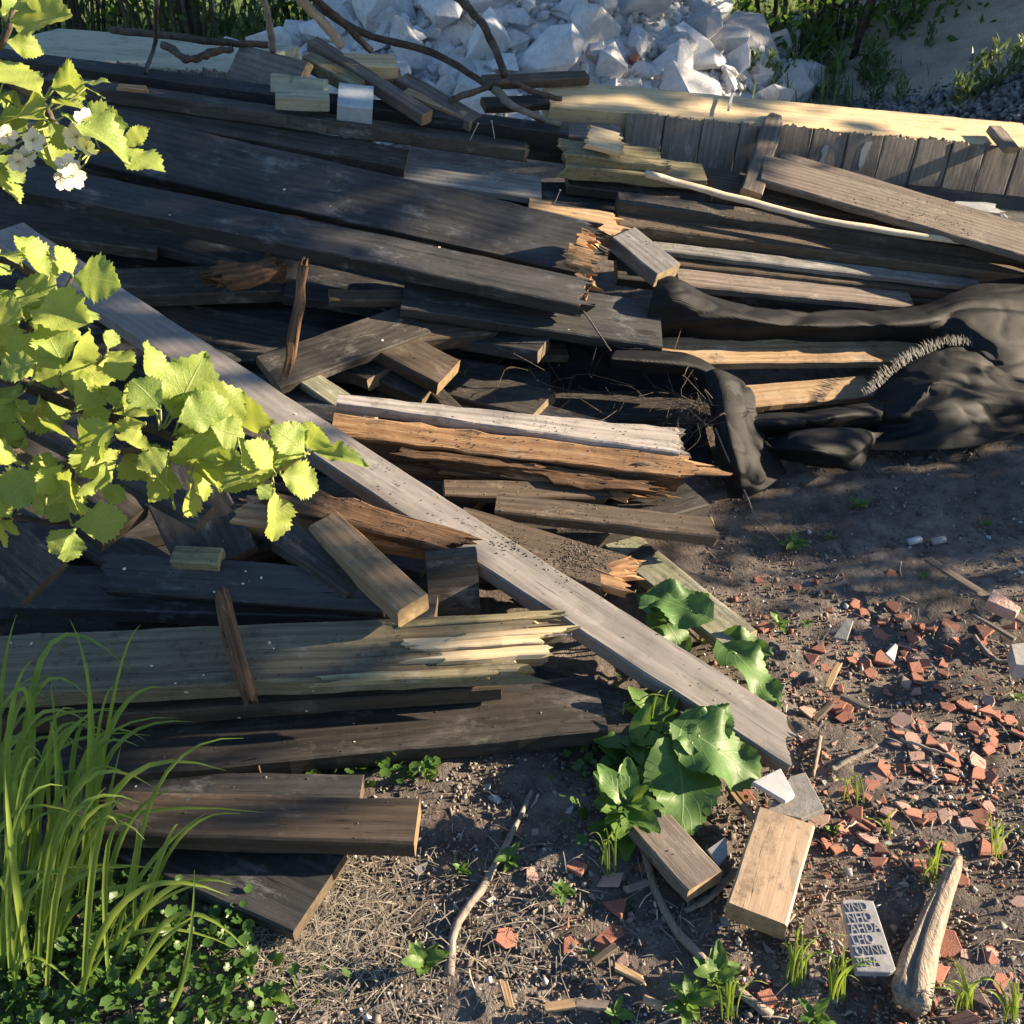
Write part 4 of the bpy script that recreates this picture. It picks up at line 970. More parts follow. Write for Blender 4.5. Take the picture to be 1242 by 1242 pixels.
for i, (px, py, s) in enumerate(((700, 1056, .040), (615, 1137, .034), (752, 1102, .040), (692, 1146, .026), (1072, 800, .044), (1068, 942, .040), (1015, 1032, .026), (1148, 1150, .042), (1205, 868, .028), (1180, 885, .030),
                                 (1040, 990, .036), (1082, 1000, .026), (1150, 1030, .030), (1215, 1195, .032), (1140, 1185, .036), (1165, 1070, .028), (982, 800, .030), (1062, 702, .026), (920, 704, .026), (966, 712, .020), (1005, 740, .020), (1150, 860, .030), (1110, 885, .026), (1236, 1095, .03), (930, 1215, .035), (1065, 770, .03), (1105, 770, .026))):
    lay('tile_shard', SH[(i * 5) % 30], px, py, s * .8, 'hand-sized broken red clay tile piece on the bare soil', 'shard', 'larger clay tile pieces on the soil', .25)
for i in range(64):
    px, py = (rs.uniform(450, 900), rs.uniform(930, 1240)) if i < 46 else (rs.uniform(880, 1242), rs.uniform(640, 1230))
    lay('white_pebble', rs.choice(PEB), px, py, rs.uniform(.004, .0105), 'little white pebble lying on the soil', 'pebble', 'white pebbles on the soil', .6)
for px, py, s in ((690, 982, .016), (600, 970, .016), (627, 1195, .013), (870, 1035, .012), (515, 935, .014), (590, 955, .012)):
    lay('white_stone', rs.choice(PEB), px, py, s, 'angular white stone on the soil below the stack', 'stone', 'white stones below the stack', .5)
for i in range(60):
    px, py = rs.uniform(420, 1242), rs.uniform(640, 1240)
    if px < 860 and py < 950: continue
    lay('grey_stone', rs.choice(STN), px, py, rs.uniform(.008, .02), 'small grey-brown stone lying on the soil', 'stone', 'small grey stones on the soil', .6)
# named pieces
prism('ceramic_shard', 'white glazed tile piece beside the end of the diagonal board', 'shard', [(911, 950), (946, 932), (965, 962), (953, 970)], .055, .012, 'ceramic', tilt=(.1, .1, 0))
prism('slate_piece', 'grey slate piece under the white glazed tile', 'slate', [(930, 984), (958, 941), (977, 936), (1000, 981), (972, 993)], .035, .014, 'stone')
prism('ceramic_shard', 'triangular white tile shard next to the tan wood block', 'shard', [(857, 1030), (880, 1015), (883, 1036), (872, 1048)], .035, .007, 'ceramic', tilt=(.15, 0, 0))
prism('ceramic_shard', 'bright white tile sliver among the red shards', 'shard', [(1073, 793), (1085, 780), (1089, 783), (1086, 801)], .03, .005, 'ceramic', tilt=(.2, .2, 0))
prism('ceramic_shard', 'pale grey tile shard between red shards', 'shard', [(1011, 770), (1026, 751), (1035, 755), (1028, 774)], .022, .006, 'stone', tilt=(.2, -.1, 0))
M['slabpale'] = simple('pale_stone', (.30, .285, .27), (.42, .40, .375), 14, .85, .4, .004)
prism('concrete_piece', 'squared pale piece lying beyond the thin laths', 'stone', [(1226, 781), (1250, 778), (1254, 808), (1232, 806)], .05, .04, 'slabpale')
prism('brick_piece', 'pinkish worn brick piece lying against the laths', 'brick', [(1197, 728), (1205, 714), (1239, 737), (1233, 743)], .04, .03, 'claypink')
for px, lab in ((1108, 'small white tube fragment with dirty rim'), (1137, 'small white printed tube fragment on its side')):
    p = soil(px, 660, .010); v, f = tube([p - Vector((.018, .004, 0)), p + Vector((.018, .006, .002))], [.010, .010], 14)
    c_, v = centred(v); tag(link('tube_fragment', mesh('tube', v, f, True), M['ceramic'], None, Matrix.Translation(c_)), lab, 'tube')
for A, B, C, lab in (((1122, 678), (1200, 728), (1204, 722), 'thin pale lath lying on the soil beside the brick piece'), ((1184, 720), (1262, 768), (1266, 760), 'second thin lath crossing under the brick piece'), ((1180, 745), (1230, 775), (1232, 772), 'short thin lath beside the squared pale piece')):
    plank(lab, A, B, C, mat='greywarm', z=.02, t=.008, name='lath', cat='lath', rough=.0006)
# embossed fragment with raised letters
M['slab'] = simple('lettered_stoneware', (.17, .17, .185), (.30, .295, .30), 25, .6, .3, .002, (.2, .18, .15))
ef = prism('lettered_slab', 'grey glazed slab fragment with rows of raised letters', 'slab', [(1021, 1092), (1030, 1090), (1059, 1092), (1066, 1112), (1087, 1176), (1080, 1180), (1039, 1178)], .035, .016, 'slab')
a_, b_, c_ = atz(1039, 1178, .0352), atz(1086, 1177, .0352), atz(1022, 1092, .0352)
ux = (b_ - a_); uy = (c_ - a_); rot = math.atan2(ux.y, ux.x)
for i, row in enumerate(('VNA', 'OVNR', 'LHO', 'AHDA', 'NHO', 'VND')):
    cu = bpy.data.curves.new('lettering', 'FONT'); cu.body = row; cu.size = .030; cu.extrude = .0018; cu.space_character = 1.02
    to = bpy.data.objects.new('tmp_text', cu); COL.objects.link(to)
    dg = bpy.context.evaluated_depsgraph_get(); me = bpy.data.meshes.new_from_object(to.evaluated_get(dg)); bpy.data.objects.remove(to)
    p = a_ + uy * (.05 + .155 * i) + ux * (.06 + .02 * (i % 2)) * (1 - .1 * i)
    me.materials.clear(); lt = link('lettering', me, M['slab'], ef, Matrix.Translation(p) @ Matrix.Rotation(rot + .05, 4, 'Z') @ Matrix.Diagonal((.62, .80, 1, 1)))
# split log at the lower right: a tapering half-round of driftwood grey
def log_mesh():
    P = [soil(1158, 1050, .03), soil(1140, 1092, .028), soil(1122, 1140, .030), soil(1108, 1185, .034), soil(1097, 1232, .036)]
    P = spline(P, 34); V, Fc = [], []; seg = 48
    for i, p in enumerate(P):
        s = i / 33; r = .006 + .028 * s ** .7 + .004 * noise.noise(Vector((s * 5, 0, 3)))
        t = (P[min(33, i + 1)] - P[max(0, i - 1)]).normalized(); sd = t.cross(Vector((0, 0, 1))).normalized(); up = sd.cross(t)
        for k in range(seg):
            a = 2 * math.pi * k / seg; rr = r * (1 + .22 * noise.noise(Vector((math.cos(a) * 1.6, math.sin(a) * 1.6, s * 2.2))) + .13 * noise.noise(Vector((math.cos(a) * 7, math.sin(a) * 7, s * 3))))
            d = abs((a - 1.25 + .15 * math.sin(s * 4) + math.pi) % (2 * math.pi) - math.pi)
            if d < .30 and s > .25: rr *= 1 - min(1, (s - .25) * 4) * .45 * (1 - d / .30)            # the long split
            if s > .93: rr *= 1 - .5 * ((s - .93) / .07) * random.random()
            V.append(p + sd * math.cos(a) * rr + up * math.sin(a) * rr * .85)
    for i in range(33):
        for k in range(seg): Fc.append((i * seg + k, i * seg + (k + 1) % seg, (i + 1) * seg + (k + 1) % seg, (i + 1) * seg + k))
    Fc.append(tuple(range(seg - 1, -1, -1))); Fc.append(tuple(range(33 * seg, 34 * seg)))
    return V, Fc
v, f = log_mesh(); c_, v = centred(v)
b = NB('driftwood'); oc = b.tc.outputs['Object']
n1 = b.noise(b.map(oc, (60, 14, 60)), 1.6, 6, .7, .4); n2 = b.noise(oc, 30, 5, .7); n3 = b.noise(b.map(oc, (220, 40, 220)), 1.5, 3, .6)
c = b.mix(b.ramp(n1, .35, .65), (.19, .15, .115), (.38, .315, .245)); c = b.mix(b.ramp(n2, .5, .7, 0, .6), c, (.16, .12, .09)); c = b.mix(b.ramp(n3, .5, .62, 0, .5), c, (.10, .07, .05))
b.base(c); b.rough(.85); b.bump(b.math('ADD', n1, b.math('MULTIPLY', n3, .6)), .8, .005); M['drift'] = b.m
tag(link('split_log', mesh('split_log', v, f, True), M['drift'], None, Matrix.Translation(c_)), 'split pointed log of dry wood lying beside the lettered slab', 'log')
def stick(label, pts, r0, r1, mat='barkgrey', up=.006, group=None, n=14):
    P = [soil(*p, up) for p in pts]; P = spline(P, n)
    for p in P: p.z += random.uniform(0, .006)
    V, Fc = tube(P, [r0 + (r1 - r0) * i / (n - 1) for i in range(n)], 7, .14); c, V = centred(V)
    return tag(link('stick', mesh('stick', V, Fc, True), M[mat], None, Matrix.Translation(c)), label, 'stick', group)
stick('long peeled brown stick curving to the weedy tuft', ((780, 1035), (795, 1085), (822, 1135), (870, 1185), (935, 1235)), .007, .009, 'drift')
stick('crooked grey stick rising towards the stack', ((545, 1185), (552, 1130), (585, 1080), (605, 1045), (625, 1005), (645, 962)), .009, .005)
stick('short dark stick touching the tan block', ((830, 1110), (860, 1092), (892, 1060)), .005, .007)
stick('grey stick among red shards by the diagonal board', ((1005, 938), (1030, 925), (1062, 908)), .006, .005)
stick('dark curved root piece below the squared pale piece', ((1180, 775), (1200, 800), (1225, 806), (1250, 806)), .006, .004)
stick('small orange root by the white glazed tile', ((985, 945), (990, 920), (994, 897)), .004, .005, 'drift')
stick('thin stick beside the brown ground board', ((1090, 900), (1135, 915), (1160, 925)), .004, .003)
for i in range(46):
    px, py = rs.uniform(420, 1230), rs.uniform(660, 1235)
    if px < 870 and py < 960: continue
    a = rs.uniform(0, 3.14); L = rs.uniform(12, 45)
    stick('thin dry twig lying on the soil', ((px, py), (px + math.cos(a) * L * .5 + rs.uniform(-3, 3), py + math.sin(a) * L * .5 + rs.uniform(-3, 3)), (px + math.cos(a) * L, py + math.sin(a) * L)), rs.uniform(.0012, .003), .001, rs.choice(['barkgrey', 'drift', 'palestick']), .003, 'dry twigs on the soil', 7)
for i, (px, py, a, L) in enumerate(((745, 1175, .5, 40), (765, 1080, -.3, 26), (832, 985, .6, 48), (720, 1170, -.6, 34), (700, 1220, .1, 40), (880, 955, .9, 50), (660, 1225, -.1, 36), (605, 1195, 1.3, 26), (780, 1215, .4, 26), (1000, 830, -1.1, 30), (1020, 845, .4, 36), (985, 870, -.8, 30))):
    plank('thin pale splinter of wood on the soil', (px, py), (px + math.cos(a) * L, py + math.sin(a) * L), (px + math.cos(a) * L + 5, py + math.sin(a) * L - 5), mat=rs.choice(['tan', 'brown', 'greywarm']), z=.012, t=.008, w=.014, jagA=.006, jagB=.008, name='wood_splinter', cat='splinter', group='wood splinters on the soil')
# crumbs, straw (nobody could count them)
n = 26000; px = RNG.uniform(-60, 1300, n); py = RNG.uniform(540, 1300, n); keep = (px > 850) | (py > 900); px, py = px[keep], py[keep]; n = len(px)
P = np.array([tuple(soil(a, c)) for a, c in zip(px, py)])
tone = RNG.random(n); g = RNG.uniform(.07, .28, n)
cols = np.stack([g * 1.1, g * .95, g * .82, np.ones(n)], 1)
red = (tone > .84) & (px > 860) & (py > 680); cols[red, :3] = np.array([.36, .15, .10]) * RNG.uniform(.6, 1.1, (red.sum(), 1))
wh = tone < .05; cols[wh, :3] = RNG.uniform(.4, .65, (wh.sum(), 1))
tn = (tone > .05) & (tone < .15); cols[tn, :3] = np.array([.34, .26, .18]) * RNG.uniform(.6, 1.1, (tn.sum(), 1))
sc = RNG.uniform(.0012, .0055, size=(n, 3)) * (1 + 1.2 * (RNG.random((n, 1)) > .93)); P[:, 2] += .0015
tag(link('soil_crumbs', scatter_mesh('soil_crumbs', oct_v, oct_f, P, rand_rot(n), sc, cols, .35), M['chips']), 'loose crumbs of soil, grit and tile dust on the ground', 'soil', None, 'stuff')
st_v = [(-1, -.02, 0), (1, -.015, .0), (1, .015, .0), (-1, .02, 0), (0, -.02, .12), (0, .02, .12)]; st_f = [(0, 4, 5, 3), (4, 1, 2, 5)]
q = []
for i in range(2600):
    if i < 1500: a, c = random.gauss(375, 55), random.gauss(1110, 60)
    elif i < 2000: a, c = random.gauss(500, 120), random.gauss(1150, 60)
    else: a, c = random.uniform(420, 1242), random.uniform(620, 1242)
    if a < 860 and c < 960: continue
    q.append((a, c))
P = np.array([tuple(soil(a, c, random.uniform(.002, .014))) for a, c in q]); n = len(P)
rot = np.array([np.array(Matrix.Rotation(random.uniform(0, 6.28), 3, 'Z') @ Matrix.Rotation(random.uniform(-.3, .3), 3, 'Y')) for _ in range(n)])
g = RNG.uniform(.18, .42, (n, 1)); cols = np.concatenate([g * 1.05, g * .92, g * .74, np.ones((n, 1))], 1)
tag(link('dry_straw', scatter_mesh('dry_straw', st_v, st_f, P, rot, np.stack([RNG.uniform(.006, .028, n), RNG.uniform(.02, .05, n), RNG.uniform(.02, .04, n)], 1), cols), M['straw']), 'matted dry straw and moss on the soil', 'straw', None, 'stuff')

# ------------------------------------------------------------------ leaves
def leaf_mesh(rs, rows=20, wid=.40, teeth=.10, lobes=3, fold=.28, droop=.22, cord=.0, wave=.03, base_w=.75):
    """unit leaf along +x; toothed, lobed, folded at the midrib"""
    V, U, Fc = [], [], []; cs = (-1, -.66, -.33, 0, .33, .66, 1); ph = rs.uniform(0, 6); bend = rs.uniform(-.15, .15)
    for i in range(rows + 1):
        s = i / rows
        pr = (math.sin(math.pi * s ** base_w)) ** (1.0 if lobes else .75) if 0 < s < 1 else 0
        if lobes: pr *= 1 + .07 * math.sin(2 * math.pi * lobes * s + 1.2) * (s > .3)
        tt = teeth * (1 if i % 2 else -.6) * (s > .2) * pr
        for y in cs:
            e = abs(y); yy = y * wid * (pr + (tt if e == 1 else 0)); xx = s + (.03 * (1 if i % 2 else 0) * (e == 1) * (0 < s < 1)) - cord * (e ** 2) * (1 - s) ** 4
            z = fold * abs(yy) - droop * s * s + wave * e * math.sin(s * 11 + ph + y) + .012 * math.sin(s * 26) * e
            V.append((xx, yy + bend * s * (1 - s), z)); U.append((s, .5 + y * .5))
    m = len(cs)
    for i in range(rows):
        for k in range(m - 1):
            a = i * m + k; Fc.append((a, a + 1, a + m + 1, a + m))
    return np_mesh('leaf', np.array(V), np.array(Fc), None, True, np.array(U))
rs = random.Random(4)
HL = [leaf_mesh(rs, 26, rs.uniform(.33, .44), .10, 4, rs.uniform(-.1, .5), rs.uniform(-.1, .4), 0, rs.uniform(.02, .06), rs.uniform(.95, 1.3)) for _ in range(8)]
WL = [leaf_mesh(rs, 10, rs.uniform(.2, .3), .0, 0, .25, .25, 0, .03, .8) for _ in range(4)]
def put_leaf(me, mat, base, tip, nrm, parent, name='leaf', wscale=1.0):
    x = tip - base; L = x.length; x.normalize(); z = (nrm - x * nrm.dot(x)).normalized(); y = z.cross(x)
    mw = Matrix(((x.x * L, y.x * L * wscale, z.x * L, base.x), (x.y * L, y.y * L * wscale, z.y * L, base.y), (x.z * L, y.z * L * wscale, z.z * L, base.z), (0, 0, 0, 1)))
    return link(name, me, mat, parent, mw)
# --- hawthorn reaching in from beside the heap
haw = thing('hawthorn_shrub', Vector((-.95, .72, 0)), 'hawthorn shrub reaching in with bright serrated leaves and cream blossoms', 'shrub')
HB = []
def hbranch(pts, r0, r1):
    P = spline([atd(a, c, d) for a, c, d in pts] if not isinstance(pts[0], Vector) else pts, 26)
    v, f = tube(P, [r0 + (r1 - r0) * i / 25 for i in range(26)], 6, .08)
    o = link('branch', mesh('branch', v, f, True), M['bark'] if r0 > .0035 else M['twig'], haw); HB.append((o, P)); return o
M['twig'] = simple('green_twig', (.16, .13, .06), (.26, .22, .10), 30, .6, .2, .002)
M['petiole'] = simple('petiole', (.22, .28, .08), (.32, .34, .12), 30, .5, .1, .001)
hub = Vector((-.80, .70, 1.0))
v, f = tube(spline([Vector((-.95, .72, -.05)), Vector((-.90, .70, .5)), hub, Vector((-.78, .72, 1.45))], 14), [.022 - .001 * i for i in range(14)], 9, .1)
link('trunk', mesh('trunk', v, f, True), M['bark'], haw)
def offp(px, py, d): return atd(px, py, d)
for pts, r0, r1 in (((Vector((-.78, .72, 1.45)), offp(-120, 20, .95), offp(-20, 60, .92), offp(8, 40, .9), offp(16, 10, .9)), .006, .0022),
                    ((Vector((-.79, .71, 1.25)), offp(-80, 70, .95), offp(10, 100, .93), offp(52, 128, .92), offp(66, 150, .9), offp(100, 180, .9), offp(142, 182, .9)), .006, .0016),
                    ((hub, offp(-90, 330, .88), offp(-10, 312, .86), offp(35, 330, .85), offp(70, 362, .85), offp(88, 335, .85)), .006, .0016),
                    ((hub, offp(-90, 390, .86), offp(0, 385, .84), offp(32, 388, .84), offp(36, 405, .84)), .005, .002),
                    ((hub, offp(-90, 430, .84), offp(0, 455, .83), offp(60, 480, .82), offp(110, 500, .82), offp(190, 522, .81), offp(245, 552, .81), offp(330, 575, .80)), .007, .002),
                    ((offp(300, 568, .805), offp(335, 572, .80), offp(372, 549, .79)), .0022, .0014),
                    ((offp(60, 480, .82), offp(90, 465, .83), offp(130, 430, .83)), .0022, .0012),
                    ((offp(110, 500, .82), offp(150, 495, .82), offp(182, 466, .82)), .002, .0012),
                    ((Vector((-.84, .70, .9)), offp(-90, 560, .80), offp(-10, 540, .80), offp(60, 565, .80), offp(140, 548, .80), offp(205, 545, .80)), .006, .002),
                    ((Vector((-.86, .70, .8)), offp(-90, 640, .80), offp(-10, 628, .79), offp(15, 626, .79), offp(60, 634, .78), offp(92, 634, .78)), .005, .0016)):
    hbranch(pts, r0, r1)
HLF = [(14, 12, 60, -8), (13, 27, 70, 18), (5, 50, 48, 58), (0, 20, 20, -15), (52, 118, 6, 74), (60, 106, 102, 95), (64, 108, 98, 118), (100, 102, 128, 95), (104, 106, 126, 116), (62, 124, 94, 130), (74, 140, 142, 166), (55, 142, 2, 128), (57, 146, 84, 176), (48, 140, 70, 190), (-6, 152, 30, 142),
       (140, 182, 192, 196), (146, 178, 176, 162), (-8, 188, 27, 218), (-6, 118, 16, 128), (95, 150, 136, 146), (20, 150, -14, 172), (30, 132, -8, 112), (-4, 205, 20, 240),
       (88, 334, 74, 300), (90, 336, 132, 342), (60, 338, 26, 296), (64, 340, 62, 306), (72, 366, 26, 340), (72, 352, 100, 376), (34, 376, 92, 380), (-4, 352, 38, 378), (36, 392, 84, 402), (30, 386, -6, 368), (-6, 394, 18, 390), (10, 330, -12, 312), (26, 320, 2, 300), (40, 402, 18, 430), (30, 400, -8, 416),
       (130, 424, 136, 402), (128, 430, 158, 433), (130, 434, 147, 452), (78, 446, 54, 404), (70, 454, 114, 420), (108, 456, 138, 442), (74, 452, 48, 428), (24, 412, 64, 426), (-6, 420, 46, 452), (46, 440, -4, 448), (40, 460, 80, 448),
       (181, 466, 180, 424), (92, 500, 118, 462), (54, 478, 74, 504), (70, 458, 108, 466), (-8, 490, 32, 506), (-6, 472, 18, 482), (88, 500, 38, 508), (98, 504, 134, 498), (140, 496, 128, 472), (150, 500, 165, 468),
       (208, 508, 242, 450), (204, 502, 250, 478), (192, 502, 146, 488), (196, 498, 164, 466), (214, 512, 272, 490), (214, 522, 268, 524), (218, 526, 268, 554), (178, 512, 142, 522), (214, 532, 264, 564), (236, 518, 284, 484), (260, 512, 322, 506), (254, 516, 294, 528), (288, 530, 312, 564),
       (204, 546, 172, 564), (182, 546, 148, 530), (206, 560, 194, 594), (210, 562, 254, 540), (240, 566, 284, 562), (226, 566, 248, 596), (146, 546, 106, 572), (150, 552, 184, 574), (102, 542, 58, 508), (94, 546, 134, 518), (110, 532, 98, 574), (130, 560, 108, 604), (76, 562, 52, 594),
       (60, 572, 104, 612), (54, 576, 10, 602), (56, 602, 62, 556), (92, 582, 46, 622), (20, 560, -16, 545), (30, 530, -4, 560), (-10, 520, 30, 540), (200, 576, 216, 612), (230, 582, 232, 618), (186, 572, 208, 606),
       (332, 570, 308, 538), (336, 570, 346, 538), (330, 576, 276, 590), (334, 576, 302, 572), (340, 576, 386, 588), (340, 570, 358, 556), (332, 592, 338, 648), (330, 586, 316, 604), (370, 550, 334, 518), (368, 546, 358, 514), (372, 546, 387, 522), (376, 548, 428, 552), (370, 552, 332, 534),
       (92, 640, 62, 668), (90, 642, 84, 676), (88, 636, 142, 630), (86, 630, 60, 616), (-8, 624, 22, 644), (14, 628, -14, 600), (46, 590, 62, 574), (-14, 640, 12, 656), (160, 560, 200, 548), (120, 590, 150, 604), (20, 480, -10, 510), (100, 440, 126, 462), (40, 500, 10, 480)]
rs = random.Random(15)
for i, (bx, by, tx, ty) in enumerate(HLF):
    # nearest point on a branch carries the leaf
    best = None
    for o, P in HB:
        for p in P[6:]:
            dd = p - CAM; k = F / dd.dot(FWD); qx, qy = HALF + dd.dot(RT) * k, HALF - dd.dot(UP) * k
            e = (qx - bx) ** 2 + (qy - by) ** 2
            if best is None or e < best[0]: best = (e, o, p, dd.dot(FWD))
    _, o, p, D = best
    dist = D - rs.uniform(-.02, .05); base = atd(bx, by, dist)
    sc_ = rs.uniform(1.05, 1.28); tip = atd(bx + (tx - bx) * sc_, by + (ty - by) * sc_, dist + rs.uniform(-.024, .018))
    vdir = (CAM - base).normalized()
    nrm = vdir * .6 + Vector((.75, .10, .30)) + Vector((rs.gauss(0, .45), rs.gauss(0, .4), rs.gauss(0, .4)))
    lf = put_leaf(HL[i % 8], M['haw'], base, tip, nrm, o, wscale=rs.uniform(.92, 1.15) * (.5 if (tx, ty) == (428, 552) else 1))
    v, f = tube(spline([p, (p + base) / 2 + Vector((0, 0, -.002)), base + (tip - base) * .04], 5), [.0009] * 5, 4)
    link('petiole', mesh('petiole', v, f, True), M['petiole'], o)
# off-frame leaves of the same shrub
for i in range(90):
    o, P = rs.choice(HB[:5] + HB[8:]); p = P[rs.randrange(2, 11)]
    dd = p - CAM; k = F / dd.dot(FWD)
    if HALF + dd.dot(RT) * k > -50: continue
    d = Vector((rs.gauss(0, 1), rs.gauss(0, 1), rs.gauss(.2, .7))).normalized()
    put_leaf(HL[i % 8], M['haw'], p + d * .012, p + d * rs.uniform(.045, .06), Vector((rs.gauss(.3, .5), rs.gauss(-.2, .5), .7)), o)
# blossoms: five cupped petals and a tuft of stamens
def petal_mesh():
    V, Fc = [], []
    for i in range(6):
        s = i / 5; hw = .42 * math.sin(math.pi * (.12 + .80 * s)) ** .7
        for y in (-1, -.4, .4, 1): V.append((.12 + .88 * s - .06 * (abs(y) < .5) * (i == 5), y * hw, .22 * s * s + .18 * (abs(y) * hw)))
    for i in range(5):
        for k in range(3): a = i * 4 + k; Fc.append((a, a + 1, a + 5, a + 4))
    return mesh('petal', V, Fc, True)
PM = petal_mesh(); PM.materials.append(M['petal'])
V, Fc = [], []
for i in range(16):
    a = rs.uniform(0, 6.28); r = rs.uniform(.05, .45); p1 = Vector((math.cos(a) * r, math.sin(a) * r, rs.uniform(.35, .6)))
    v, f = tube([Vector((0, 0, 0)), p1 * .6, p1, p1 + Vector((0, 0, .05))], [.014, .012, .012, .035], 4); o_ = len(V); V += v; Fc += [tuple(q + o_ for q in ff) for ff in f]
STM = mesh('stamens', V, Fc, True); b = NB('stamen'); b.base((.62, .55, .30)); STM.materials.append(b.m)
for i, (px, py) in enumerate(((103, 147), (92, 166), (104, 180), (82, 202), (88, 214), (78, 218), (40, 170), (30, 192), (8, 164), (22, 196), (98, 158))):
    ctr = atd(px, py, .885 - rs.uniform(0, .02)); N = ((CAM - ctr).normalized() + Vector((rs.gauss(.2, .35), rs.gauss(0, .3), rs.gauss(.1, .35)))).normalized()
    q = N.to_track_quat('Z', 'Y').to_matrix().to_4x4(); fl = empty('blossom', ctr); sz = rs.uniform(.0095, .0115)
    fl.parent = haw; fl.matrix_parent_inverse = WORLD[haw.name].inverted(); WORLD[fl.name] = Matrix.Translation(ctr)
    for k in range(5):
        link('petal', PM, None, fl, Matrix.Translation(ctr) @ q @ Matrix.Rotation(k * 1.2566 + rs.uniform(-.1, .1), 4, 'Z') @ Matrix.Rotation(rs.uniform(-.25, .1), 4, 'Y') @ Matrix.Scale(sz, 4))
    link('stamens', STM, None, fl, Matrix.Translation(ctr) @ q @ Matrix.Scale(sz, 4))
    near = min((p for o, P in HB[:2] for p in P), key=lambda p: (p - ctr).length)
    v, f = tube([near, (near + ctr) / 2 + Vector((0, .004, -.002)), ctr - N * .001], [.0008] * 3, 4); link('flower_stalk', mesh('stalk', v, f, True), M['petiole'], fl)

# --- tall grass at the lower left
def blade(parent, p0, p1, p2, w, rs):
    pc = p1 * 2 - (p0 + p2) * .5; P = [p0 * (1 - k / 10) ** 2 + pc * (2 * k / 10 * (1 - k / 10)) + p2 * (k / 10) ** 2 for k in range(11)]; V, Fc, U = [], [], []
    for i, p in enumerate(P):
        s = i / 10; t = (P[min(10, i + 1)] - P[max(0, i - 1)]).normalized(); sd = t.cross((CAM - p).normalized() + Vector((rs.gauss(0, .02), 0, .3))).normalized()
        hw = w * (min(1, .55 + s * 1.6) if s < .4 else 1) * (1 - max(0, (s - .35) / .65) ** 1.6) + .0002; nn = sd.cross(t)
        V += [p - sd * hw + nn * hw * .4, p, p + sd * hw + nn * hw * .4]; U += [(s, 0), (s, .5), (s, 1)]
    for i in range(10):
        for k in range(2): a = i * 3 + k; Fc.append((a, a + 1, a + 4, a + 3))
    return link('blade', np_mesh('blade', np.array([tuple(v) for v in V]), np.array(Fc), None, True), M['grass'], parent)
gt1 = thing('grass_tuft', soil(60, 1120), 'tall bright green grass tuft arching over the brown ground board', 'grass')
gt2 = thing('grass_tuft', soil(180, 1200), 'lower grass tuft growing among round ground leaves', 'grass')
T = [((110, 1150), (140, 960), (275, 935)), ((100, 1110), (125, 1000), (147, 903)), ((60, 1120), (70, 960), (60, 872)), ((90, 1090), (105, 930), (168, 905)), ((120, 1150), (180, 1050), (250, 986)), ((110, 1170), (190, 1095), (290, 1062)), ((150, 1160), (195, 1040), (216, 1000)), ((130, 1190), (195, 1085), (286, 1074)),
     ((160, 1200), (215, 1110), (300, 1152)), ((170, 1140), (215, 1020), (292, 987)), ((40, 1200), (18, 1060), (6, 930)), ((130, 1170), (160, 1060), (166, 998)), ((0, 1140), (25, 990), (82, 880)), ((60, 1160), (95, 1050), (152, 960)), ((140, 1220), (190, 1150), (242, 1108)), ((200, 1235), (226, 1170), (236, 1055)),
     ((100, 1080), (112, 880), (84, 750)), ((105, 1090), (135, 860), (170, 758)), ((20, 1080), (38, 860), (-6, 872)), ((40, 1070), (50, 800), (160, 815)), ((30, 1060), (40, 850), (112, 850)), ((110, 1100), (118, 900), (142, 832)), ((90, 1060), (70, 900), (62, 830)), ((95, 1100), (108, 960), (106, 800)), ((15, 1120), (10, 900), (40, 800)),
     ((70, 1100), (60, 900), (100, 868)), ((0, 1020), (0, 860), (20, 745)), ((60, 1180), (80, 1040), (128, 955)), ((125, 1130), (150, 1010), (215, 955)), ((90, 1200), (170, 1130), (285, 1150)), ((60, 1220), (110, 1180), (140, 1120)), ((20, 1230), (30, 1160), (95, 1200))]
rs = random.Random(9)
for i in range(62):
    bx, by = rs.gauss(35, 52), rs.uniform(1030, 1235); h = rs.uniform(80, 260); ln = rs.gauss(75, 60)
    if bx > 190: continue
    T.append(((bx, by), (bx + ln * .3, by - h * .75), (bx + ln + rs.uniform(-20, 50), by - h * rs.uniform(.75, 1.05))))
for i, (a, m_, t_) in enumerate(T):
    p0 = soil(*a, -.005); h = max(.06, (a[1] - t_[1]) / 1219 * 1.35); D = (p0 - CAM).dot(FWD)
    p2 = atd(*t_, max(.75, D - h * rs.uniform(.35, .6))); p1 = atd(*m_, max(.75, D - h * rs.uniform(.3, .5)))
    blade(gt1 if a[1] < 1195 else gt2, p0, p1, p2, rs.uniform(.0028, .0060), rs)
# --- ground cover of little round leaves (uncountable)
RLv, RLf = [(0, 0, 0)], []
for k in range(15):
    a = 2 * math.pi * k / 15; r = (1 - .5 * (k == 0) - .12 * (k % 2)) * (1 + .12 * math.cos(a + .6)); RLv.append((math.cos(a) * r, math.sin(a) * r, .16 + .08 * (k % 2)))
RLf = [(0, 1 + k, 1 + (k + 1) % 15) for k in range(15)]
q = []
for i in range(1500):
    a, c = (random.uniform(-40, 310), random.uniform(1060, 1260)) if i < 1150 else (random.gauss(330, 40), random.uniform(1170, 1260)) if i < 1180 else (random.uniform(380, 530), random.gauss(935, 14)) if i < 1290 else (random.gauss(780, 45), random.gauss(930, 45))
    if i < 1150 and a > 230 and c < 1150 - (a - 230): continue
    q.append(tuple(soil(a, c, random.uniform(.006, .05))))
P = np.array(q); n = len(P)
rot = np.array([np.array(Matrix.Rotation(random.gauss(0, .5), 3, 'X') @ Matrix.Rotation(random.gauss(0, .5), 3, 'Y') @ Matrix.Rotation(random.uniform(0, 6.28), 3, 'Z')) for _ in range(n)])
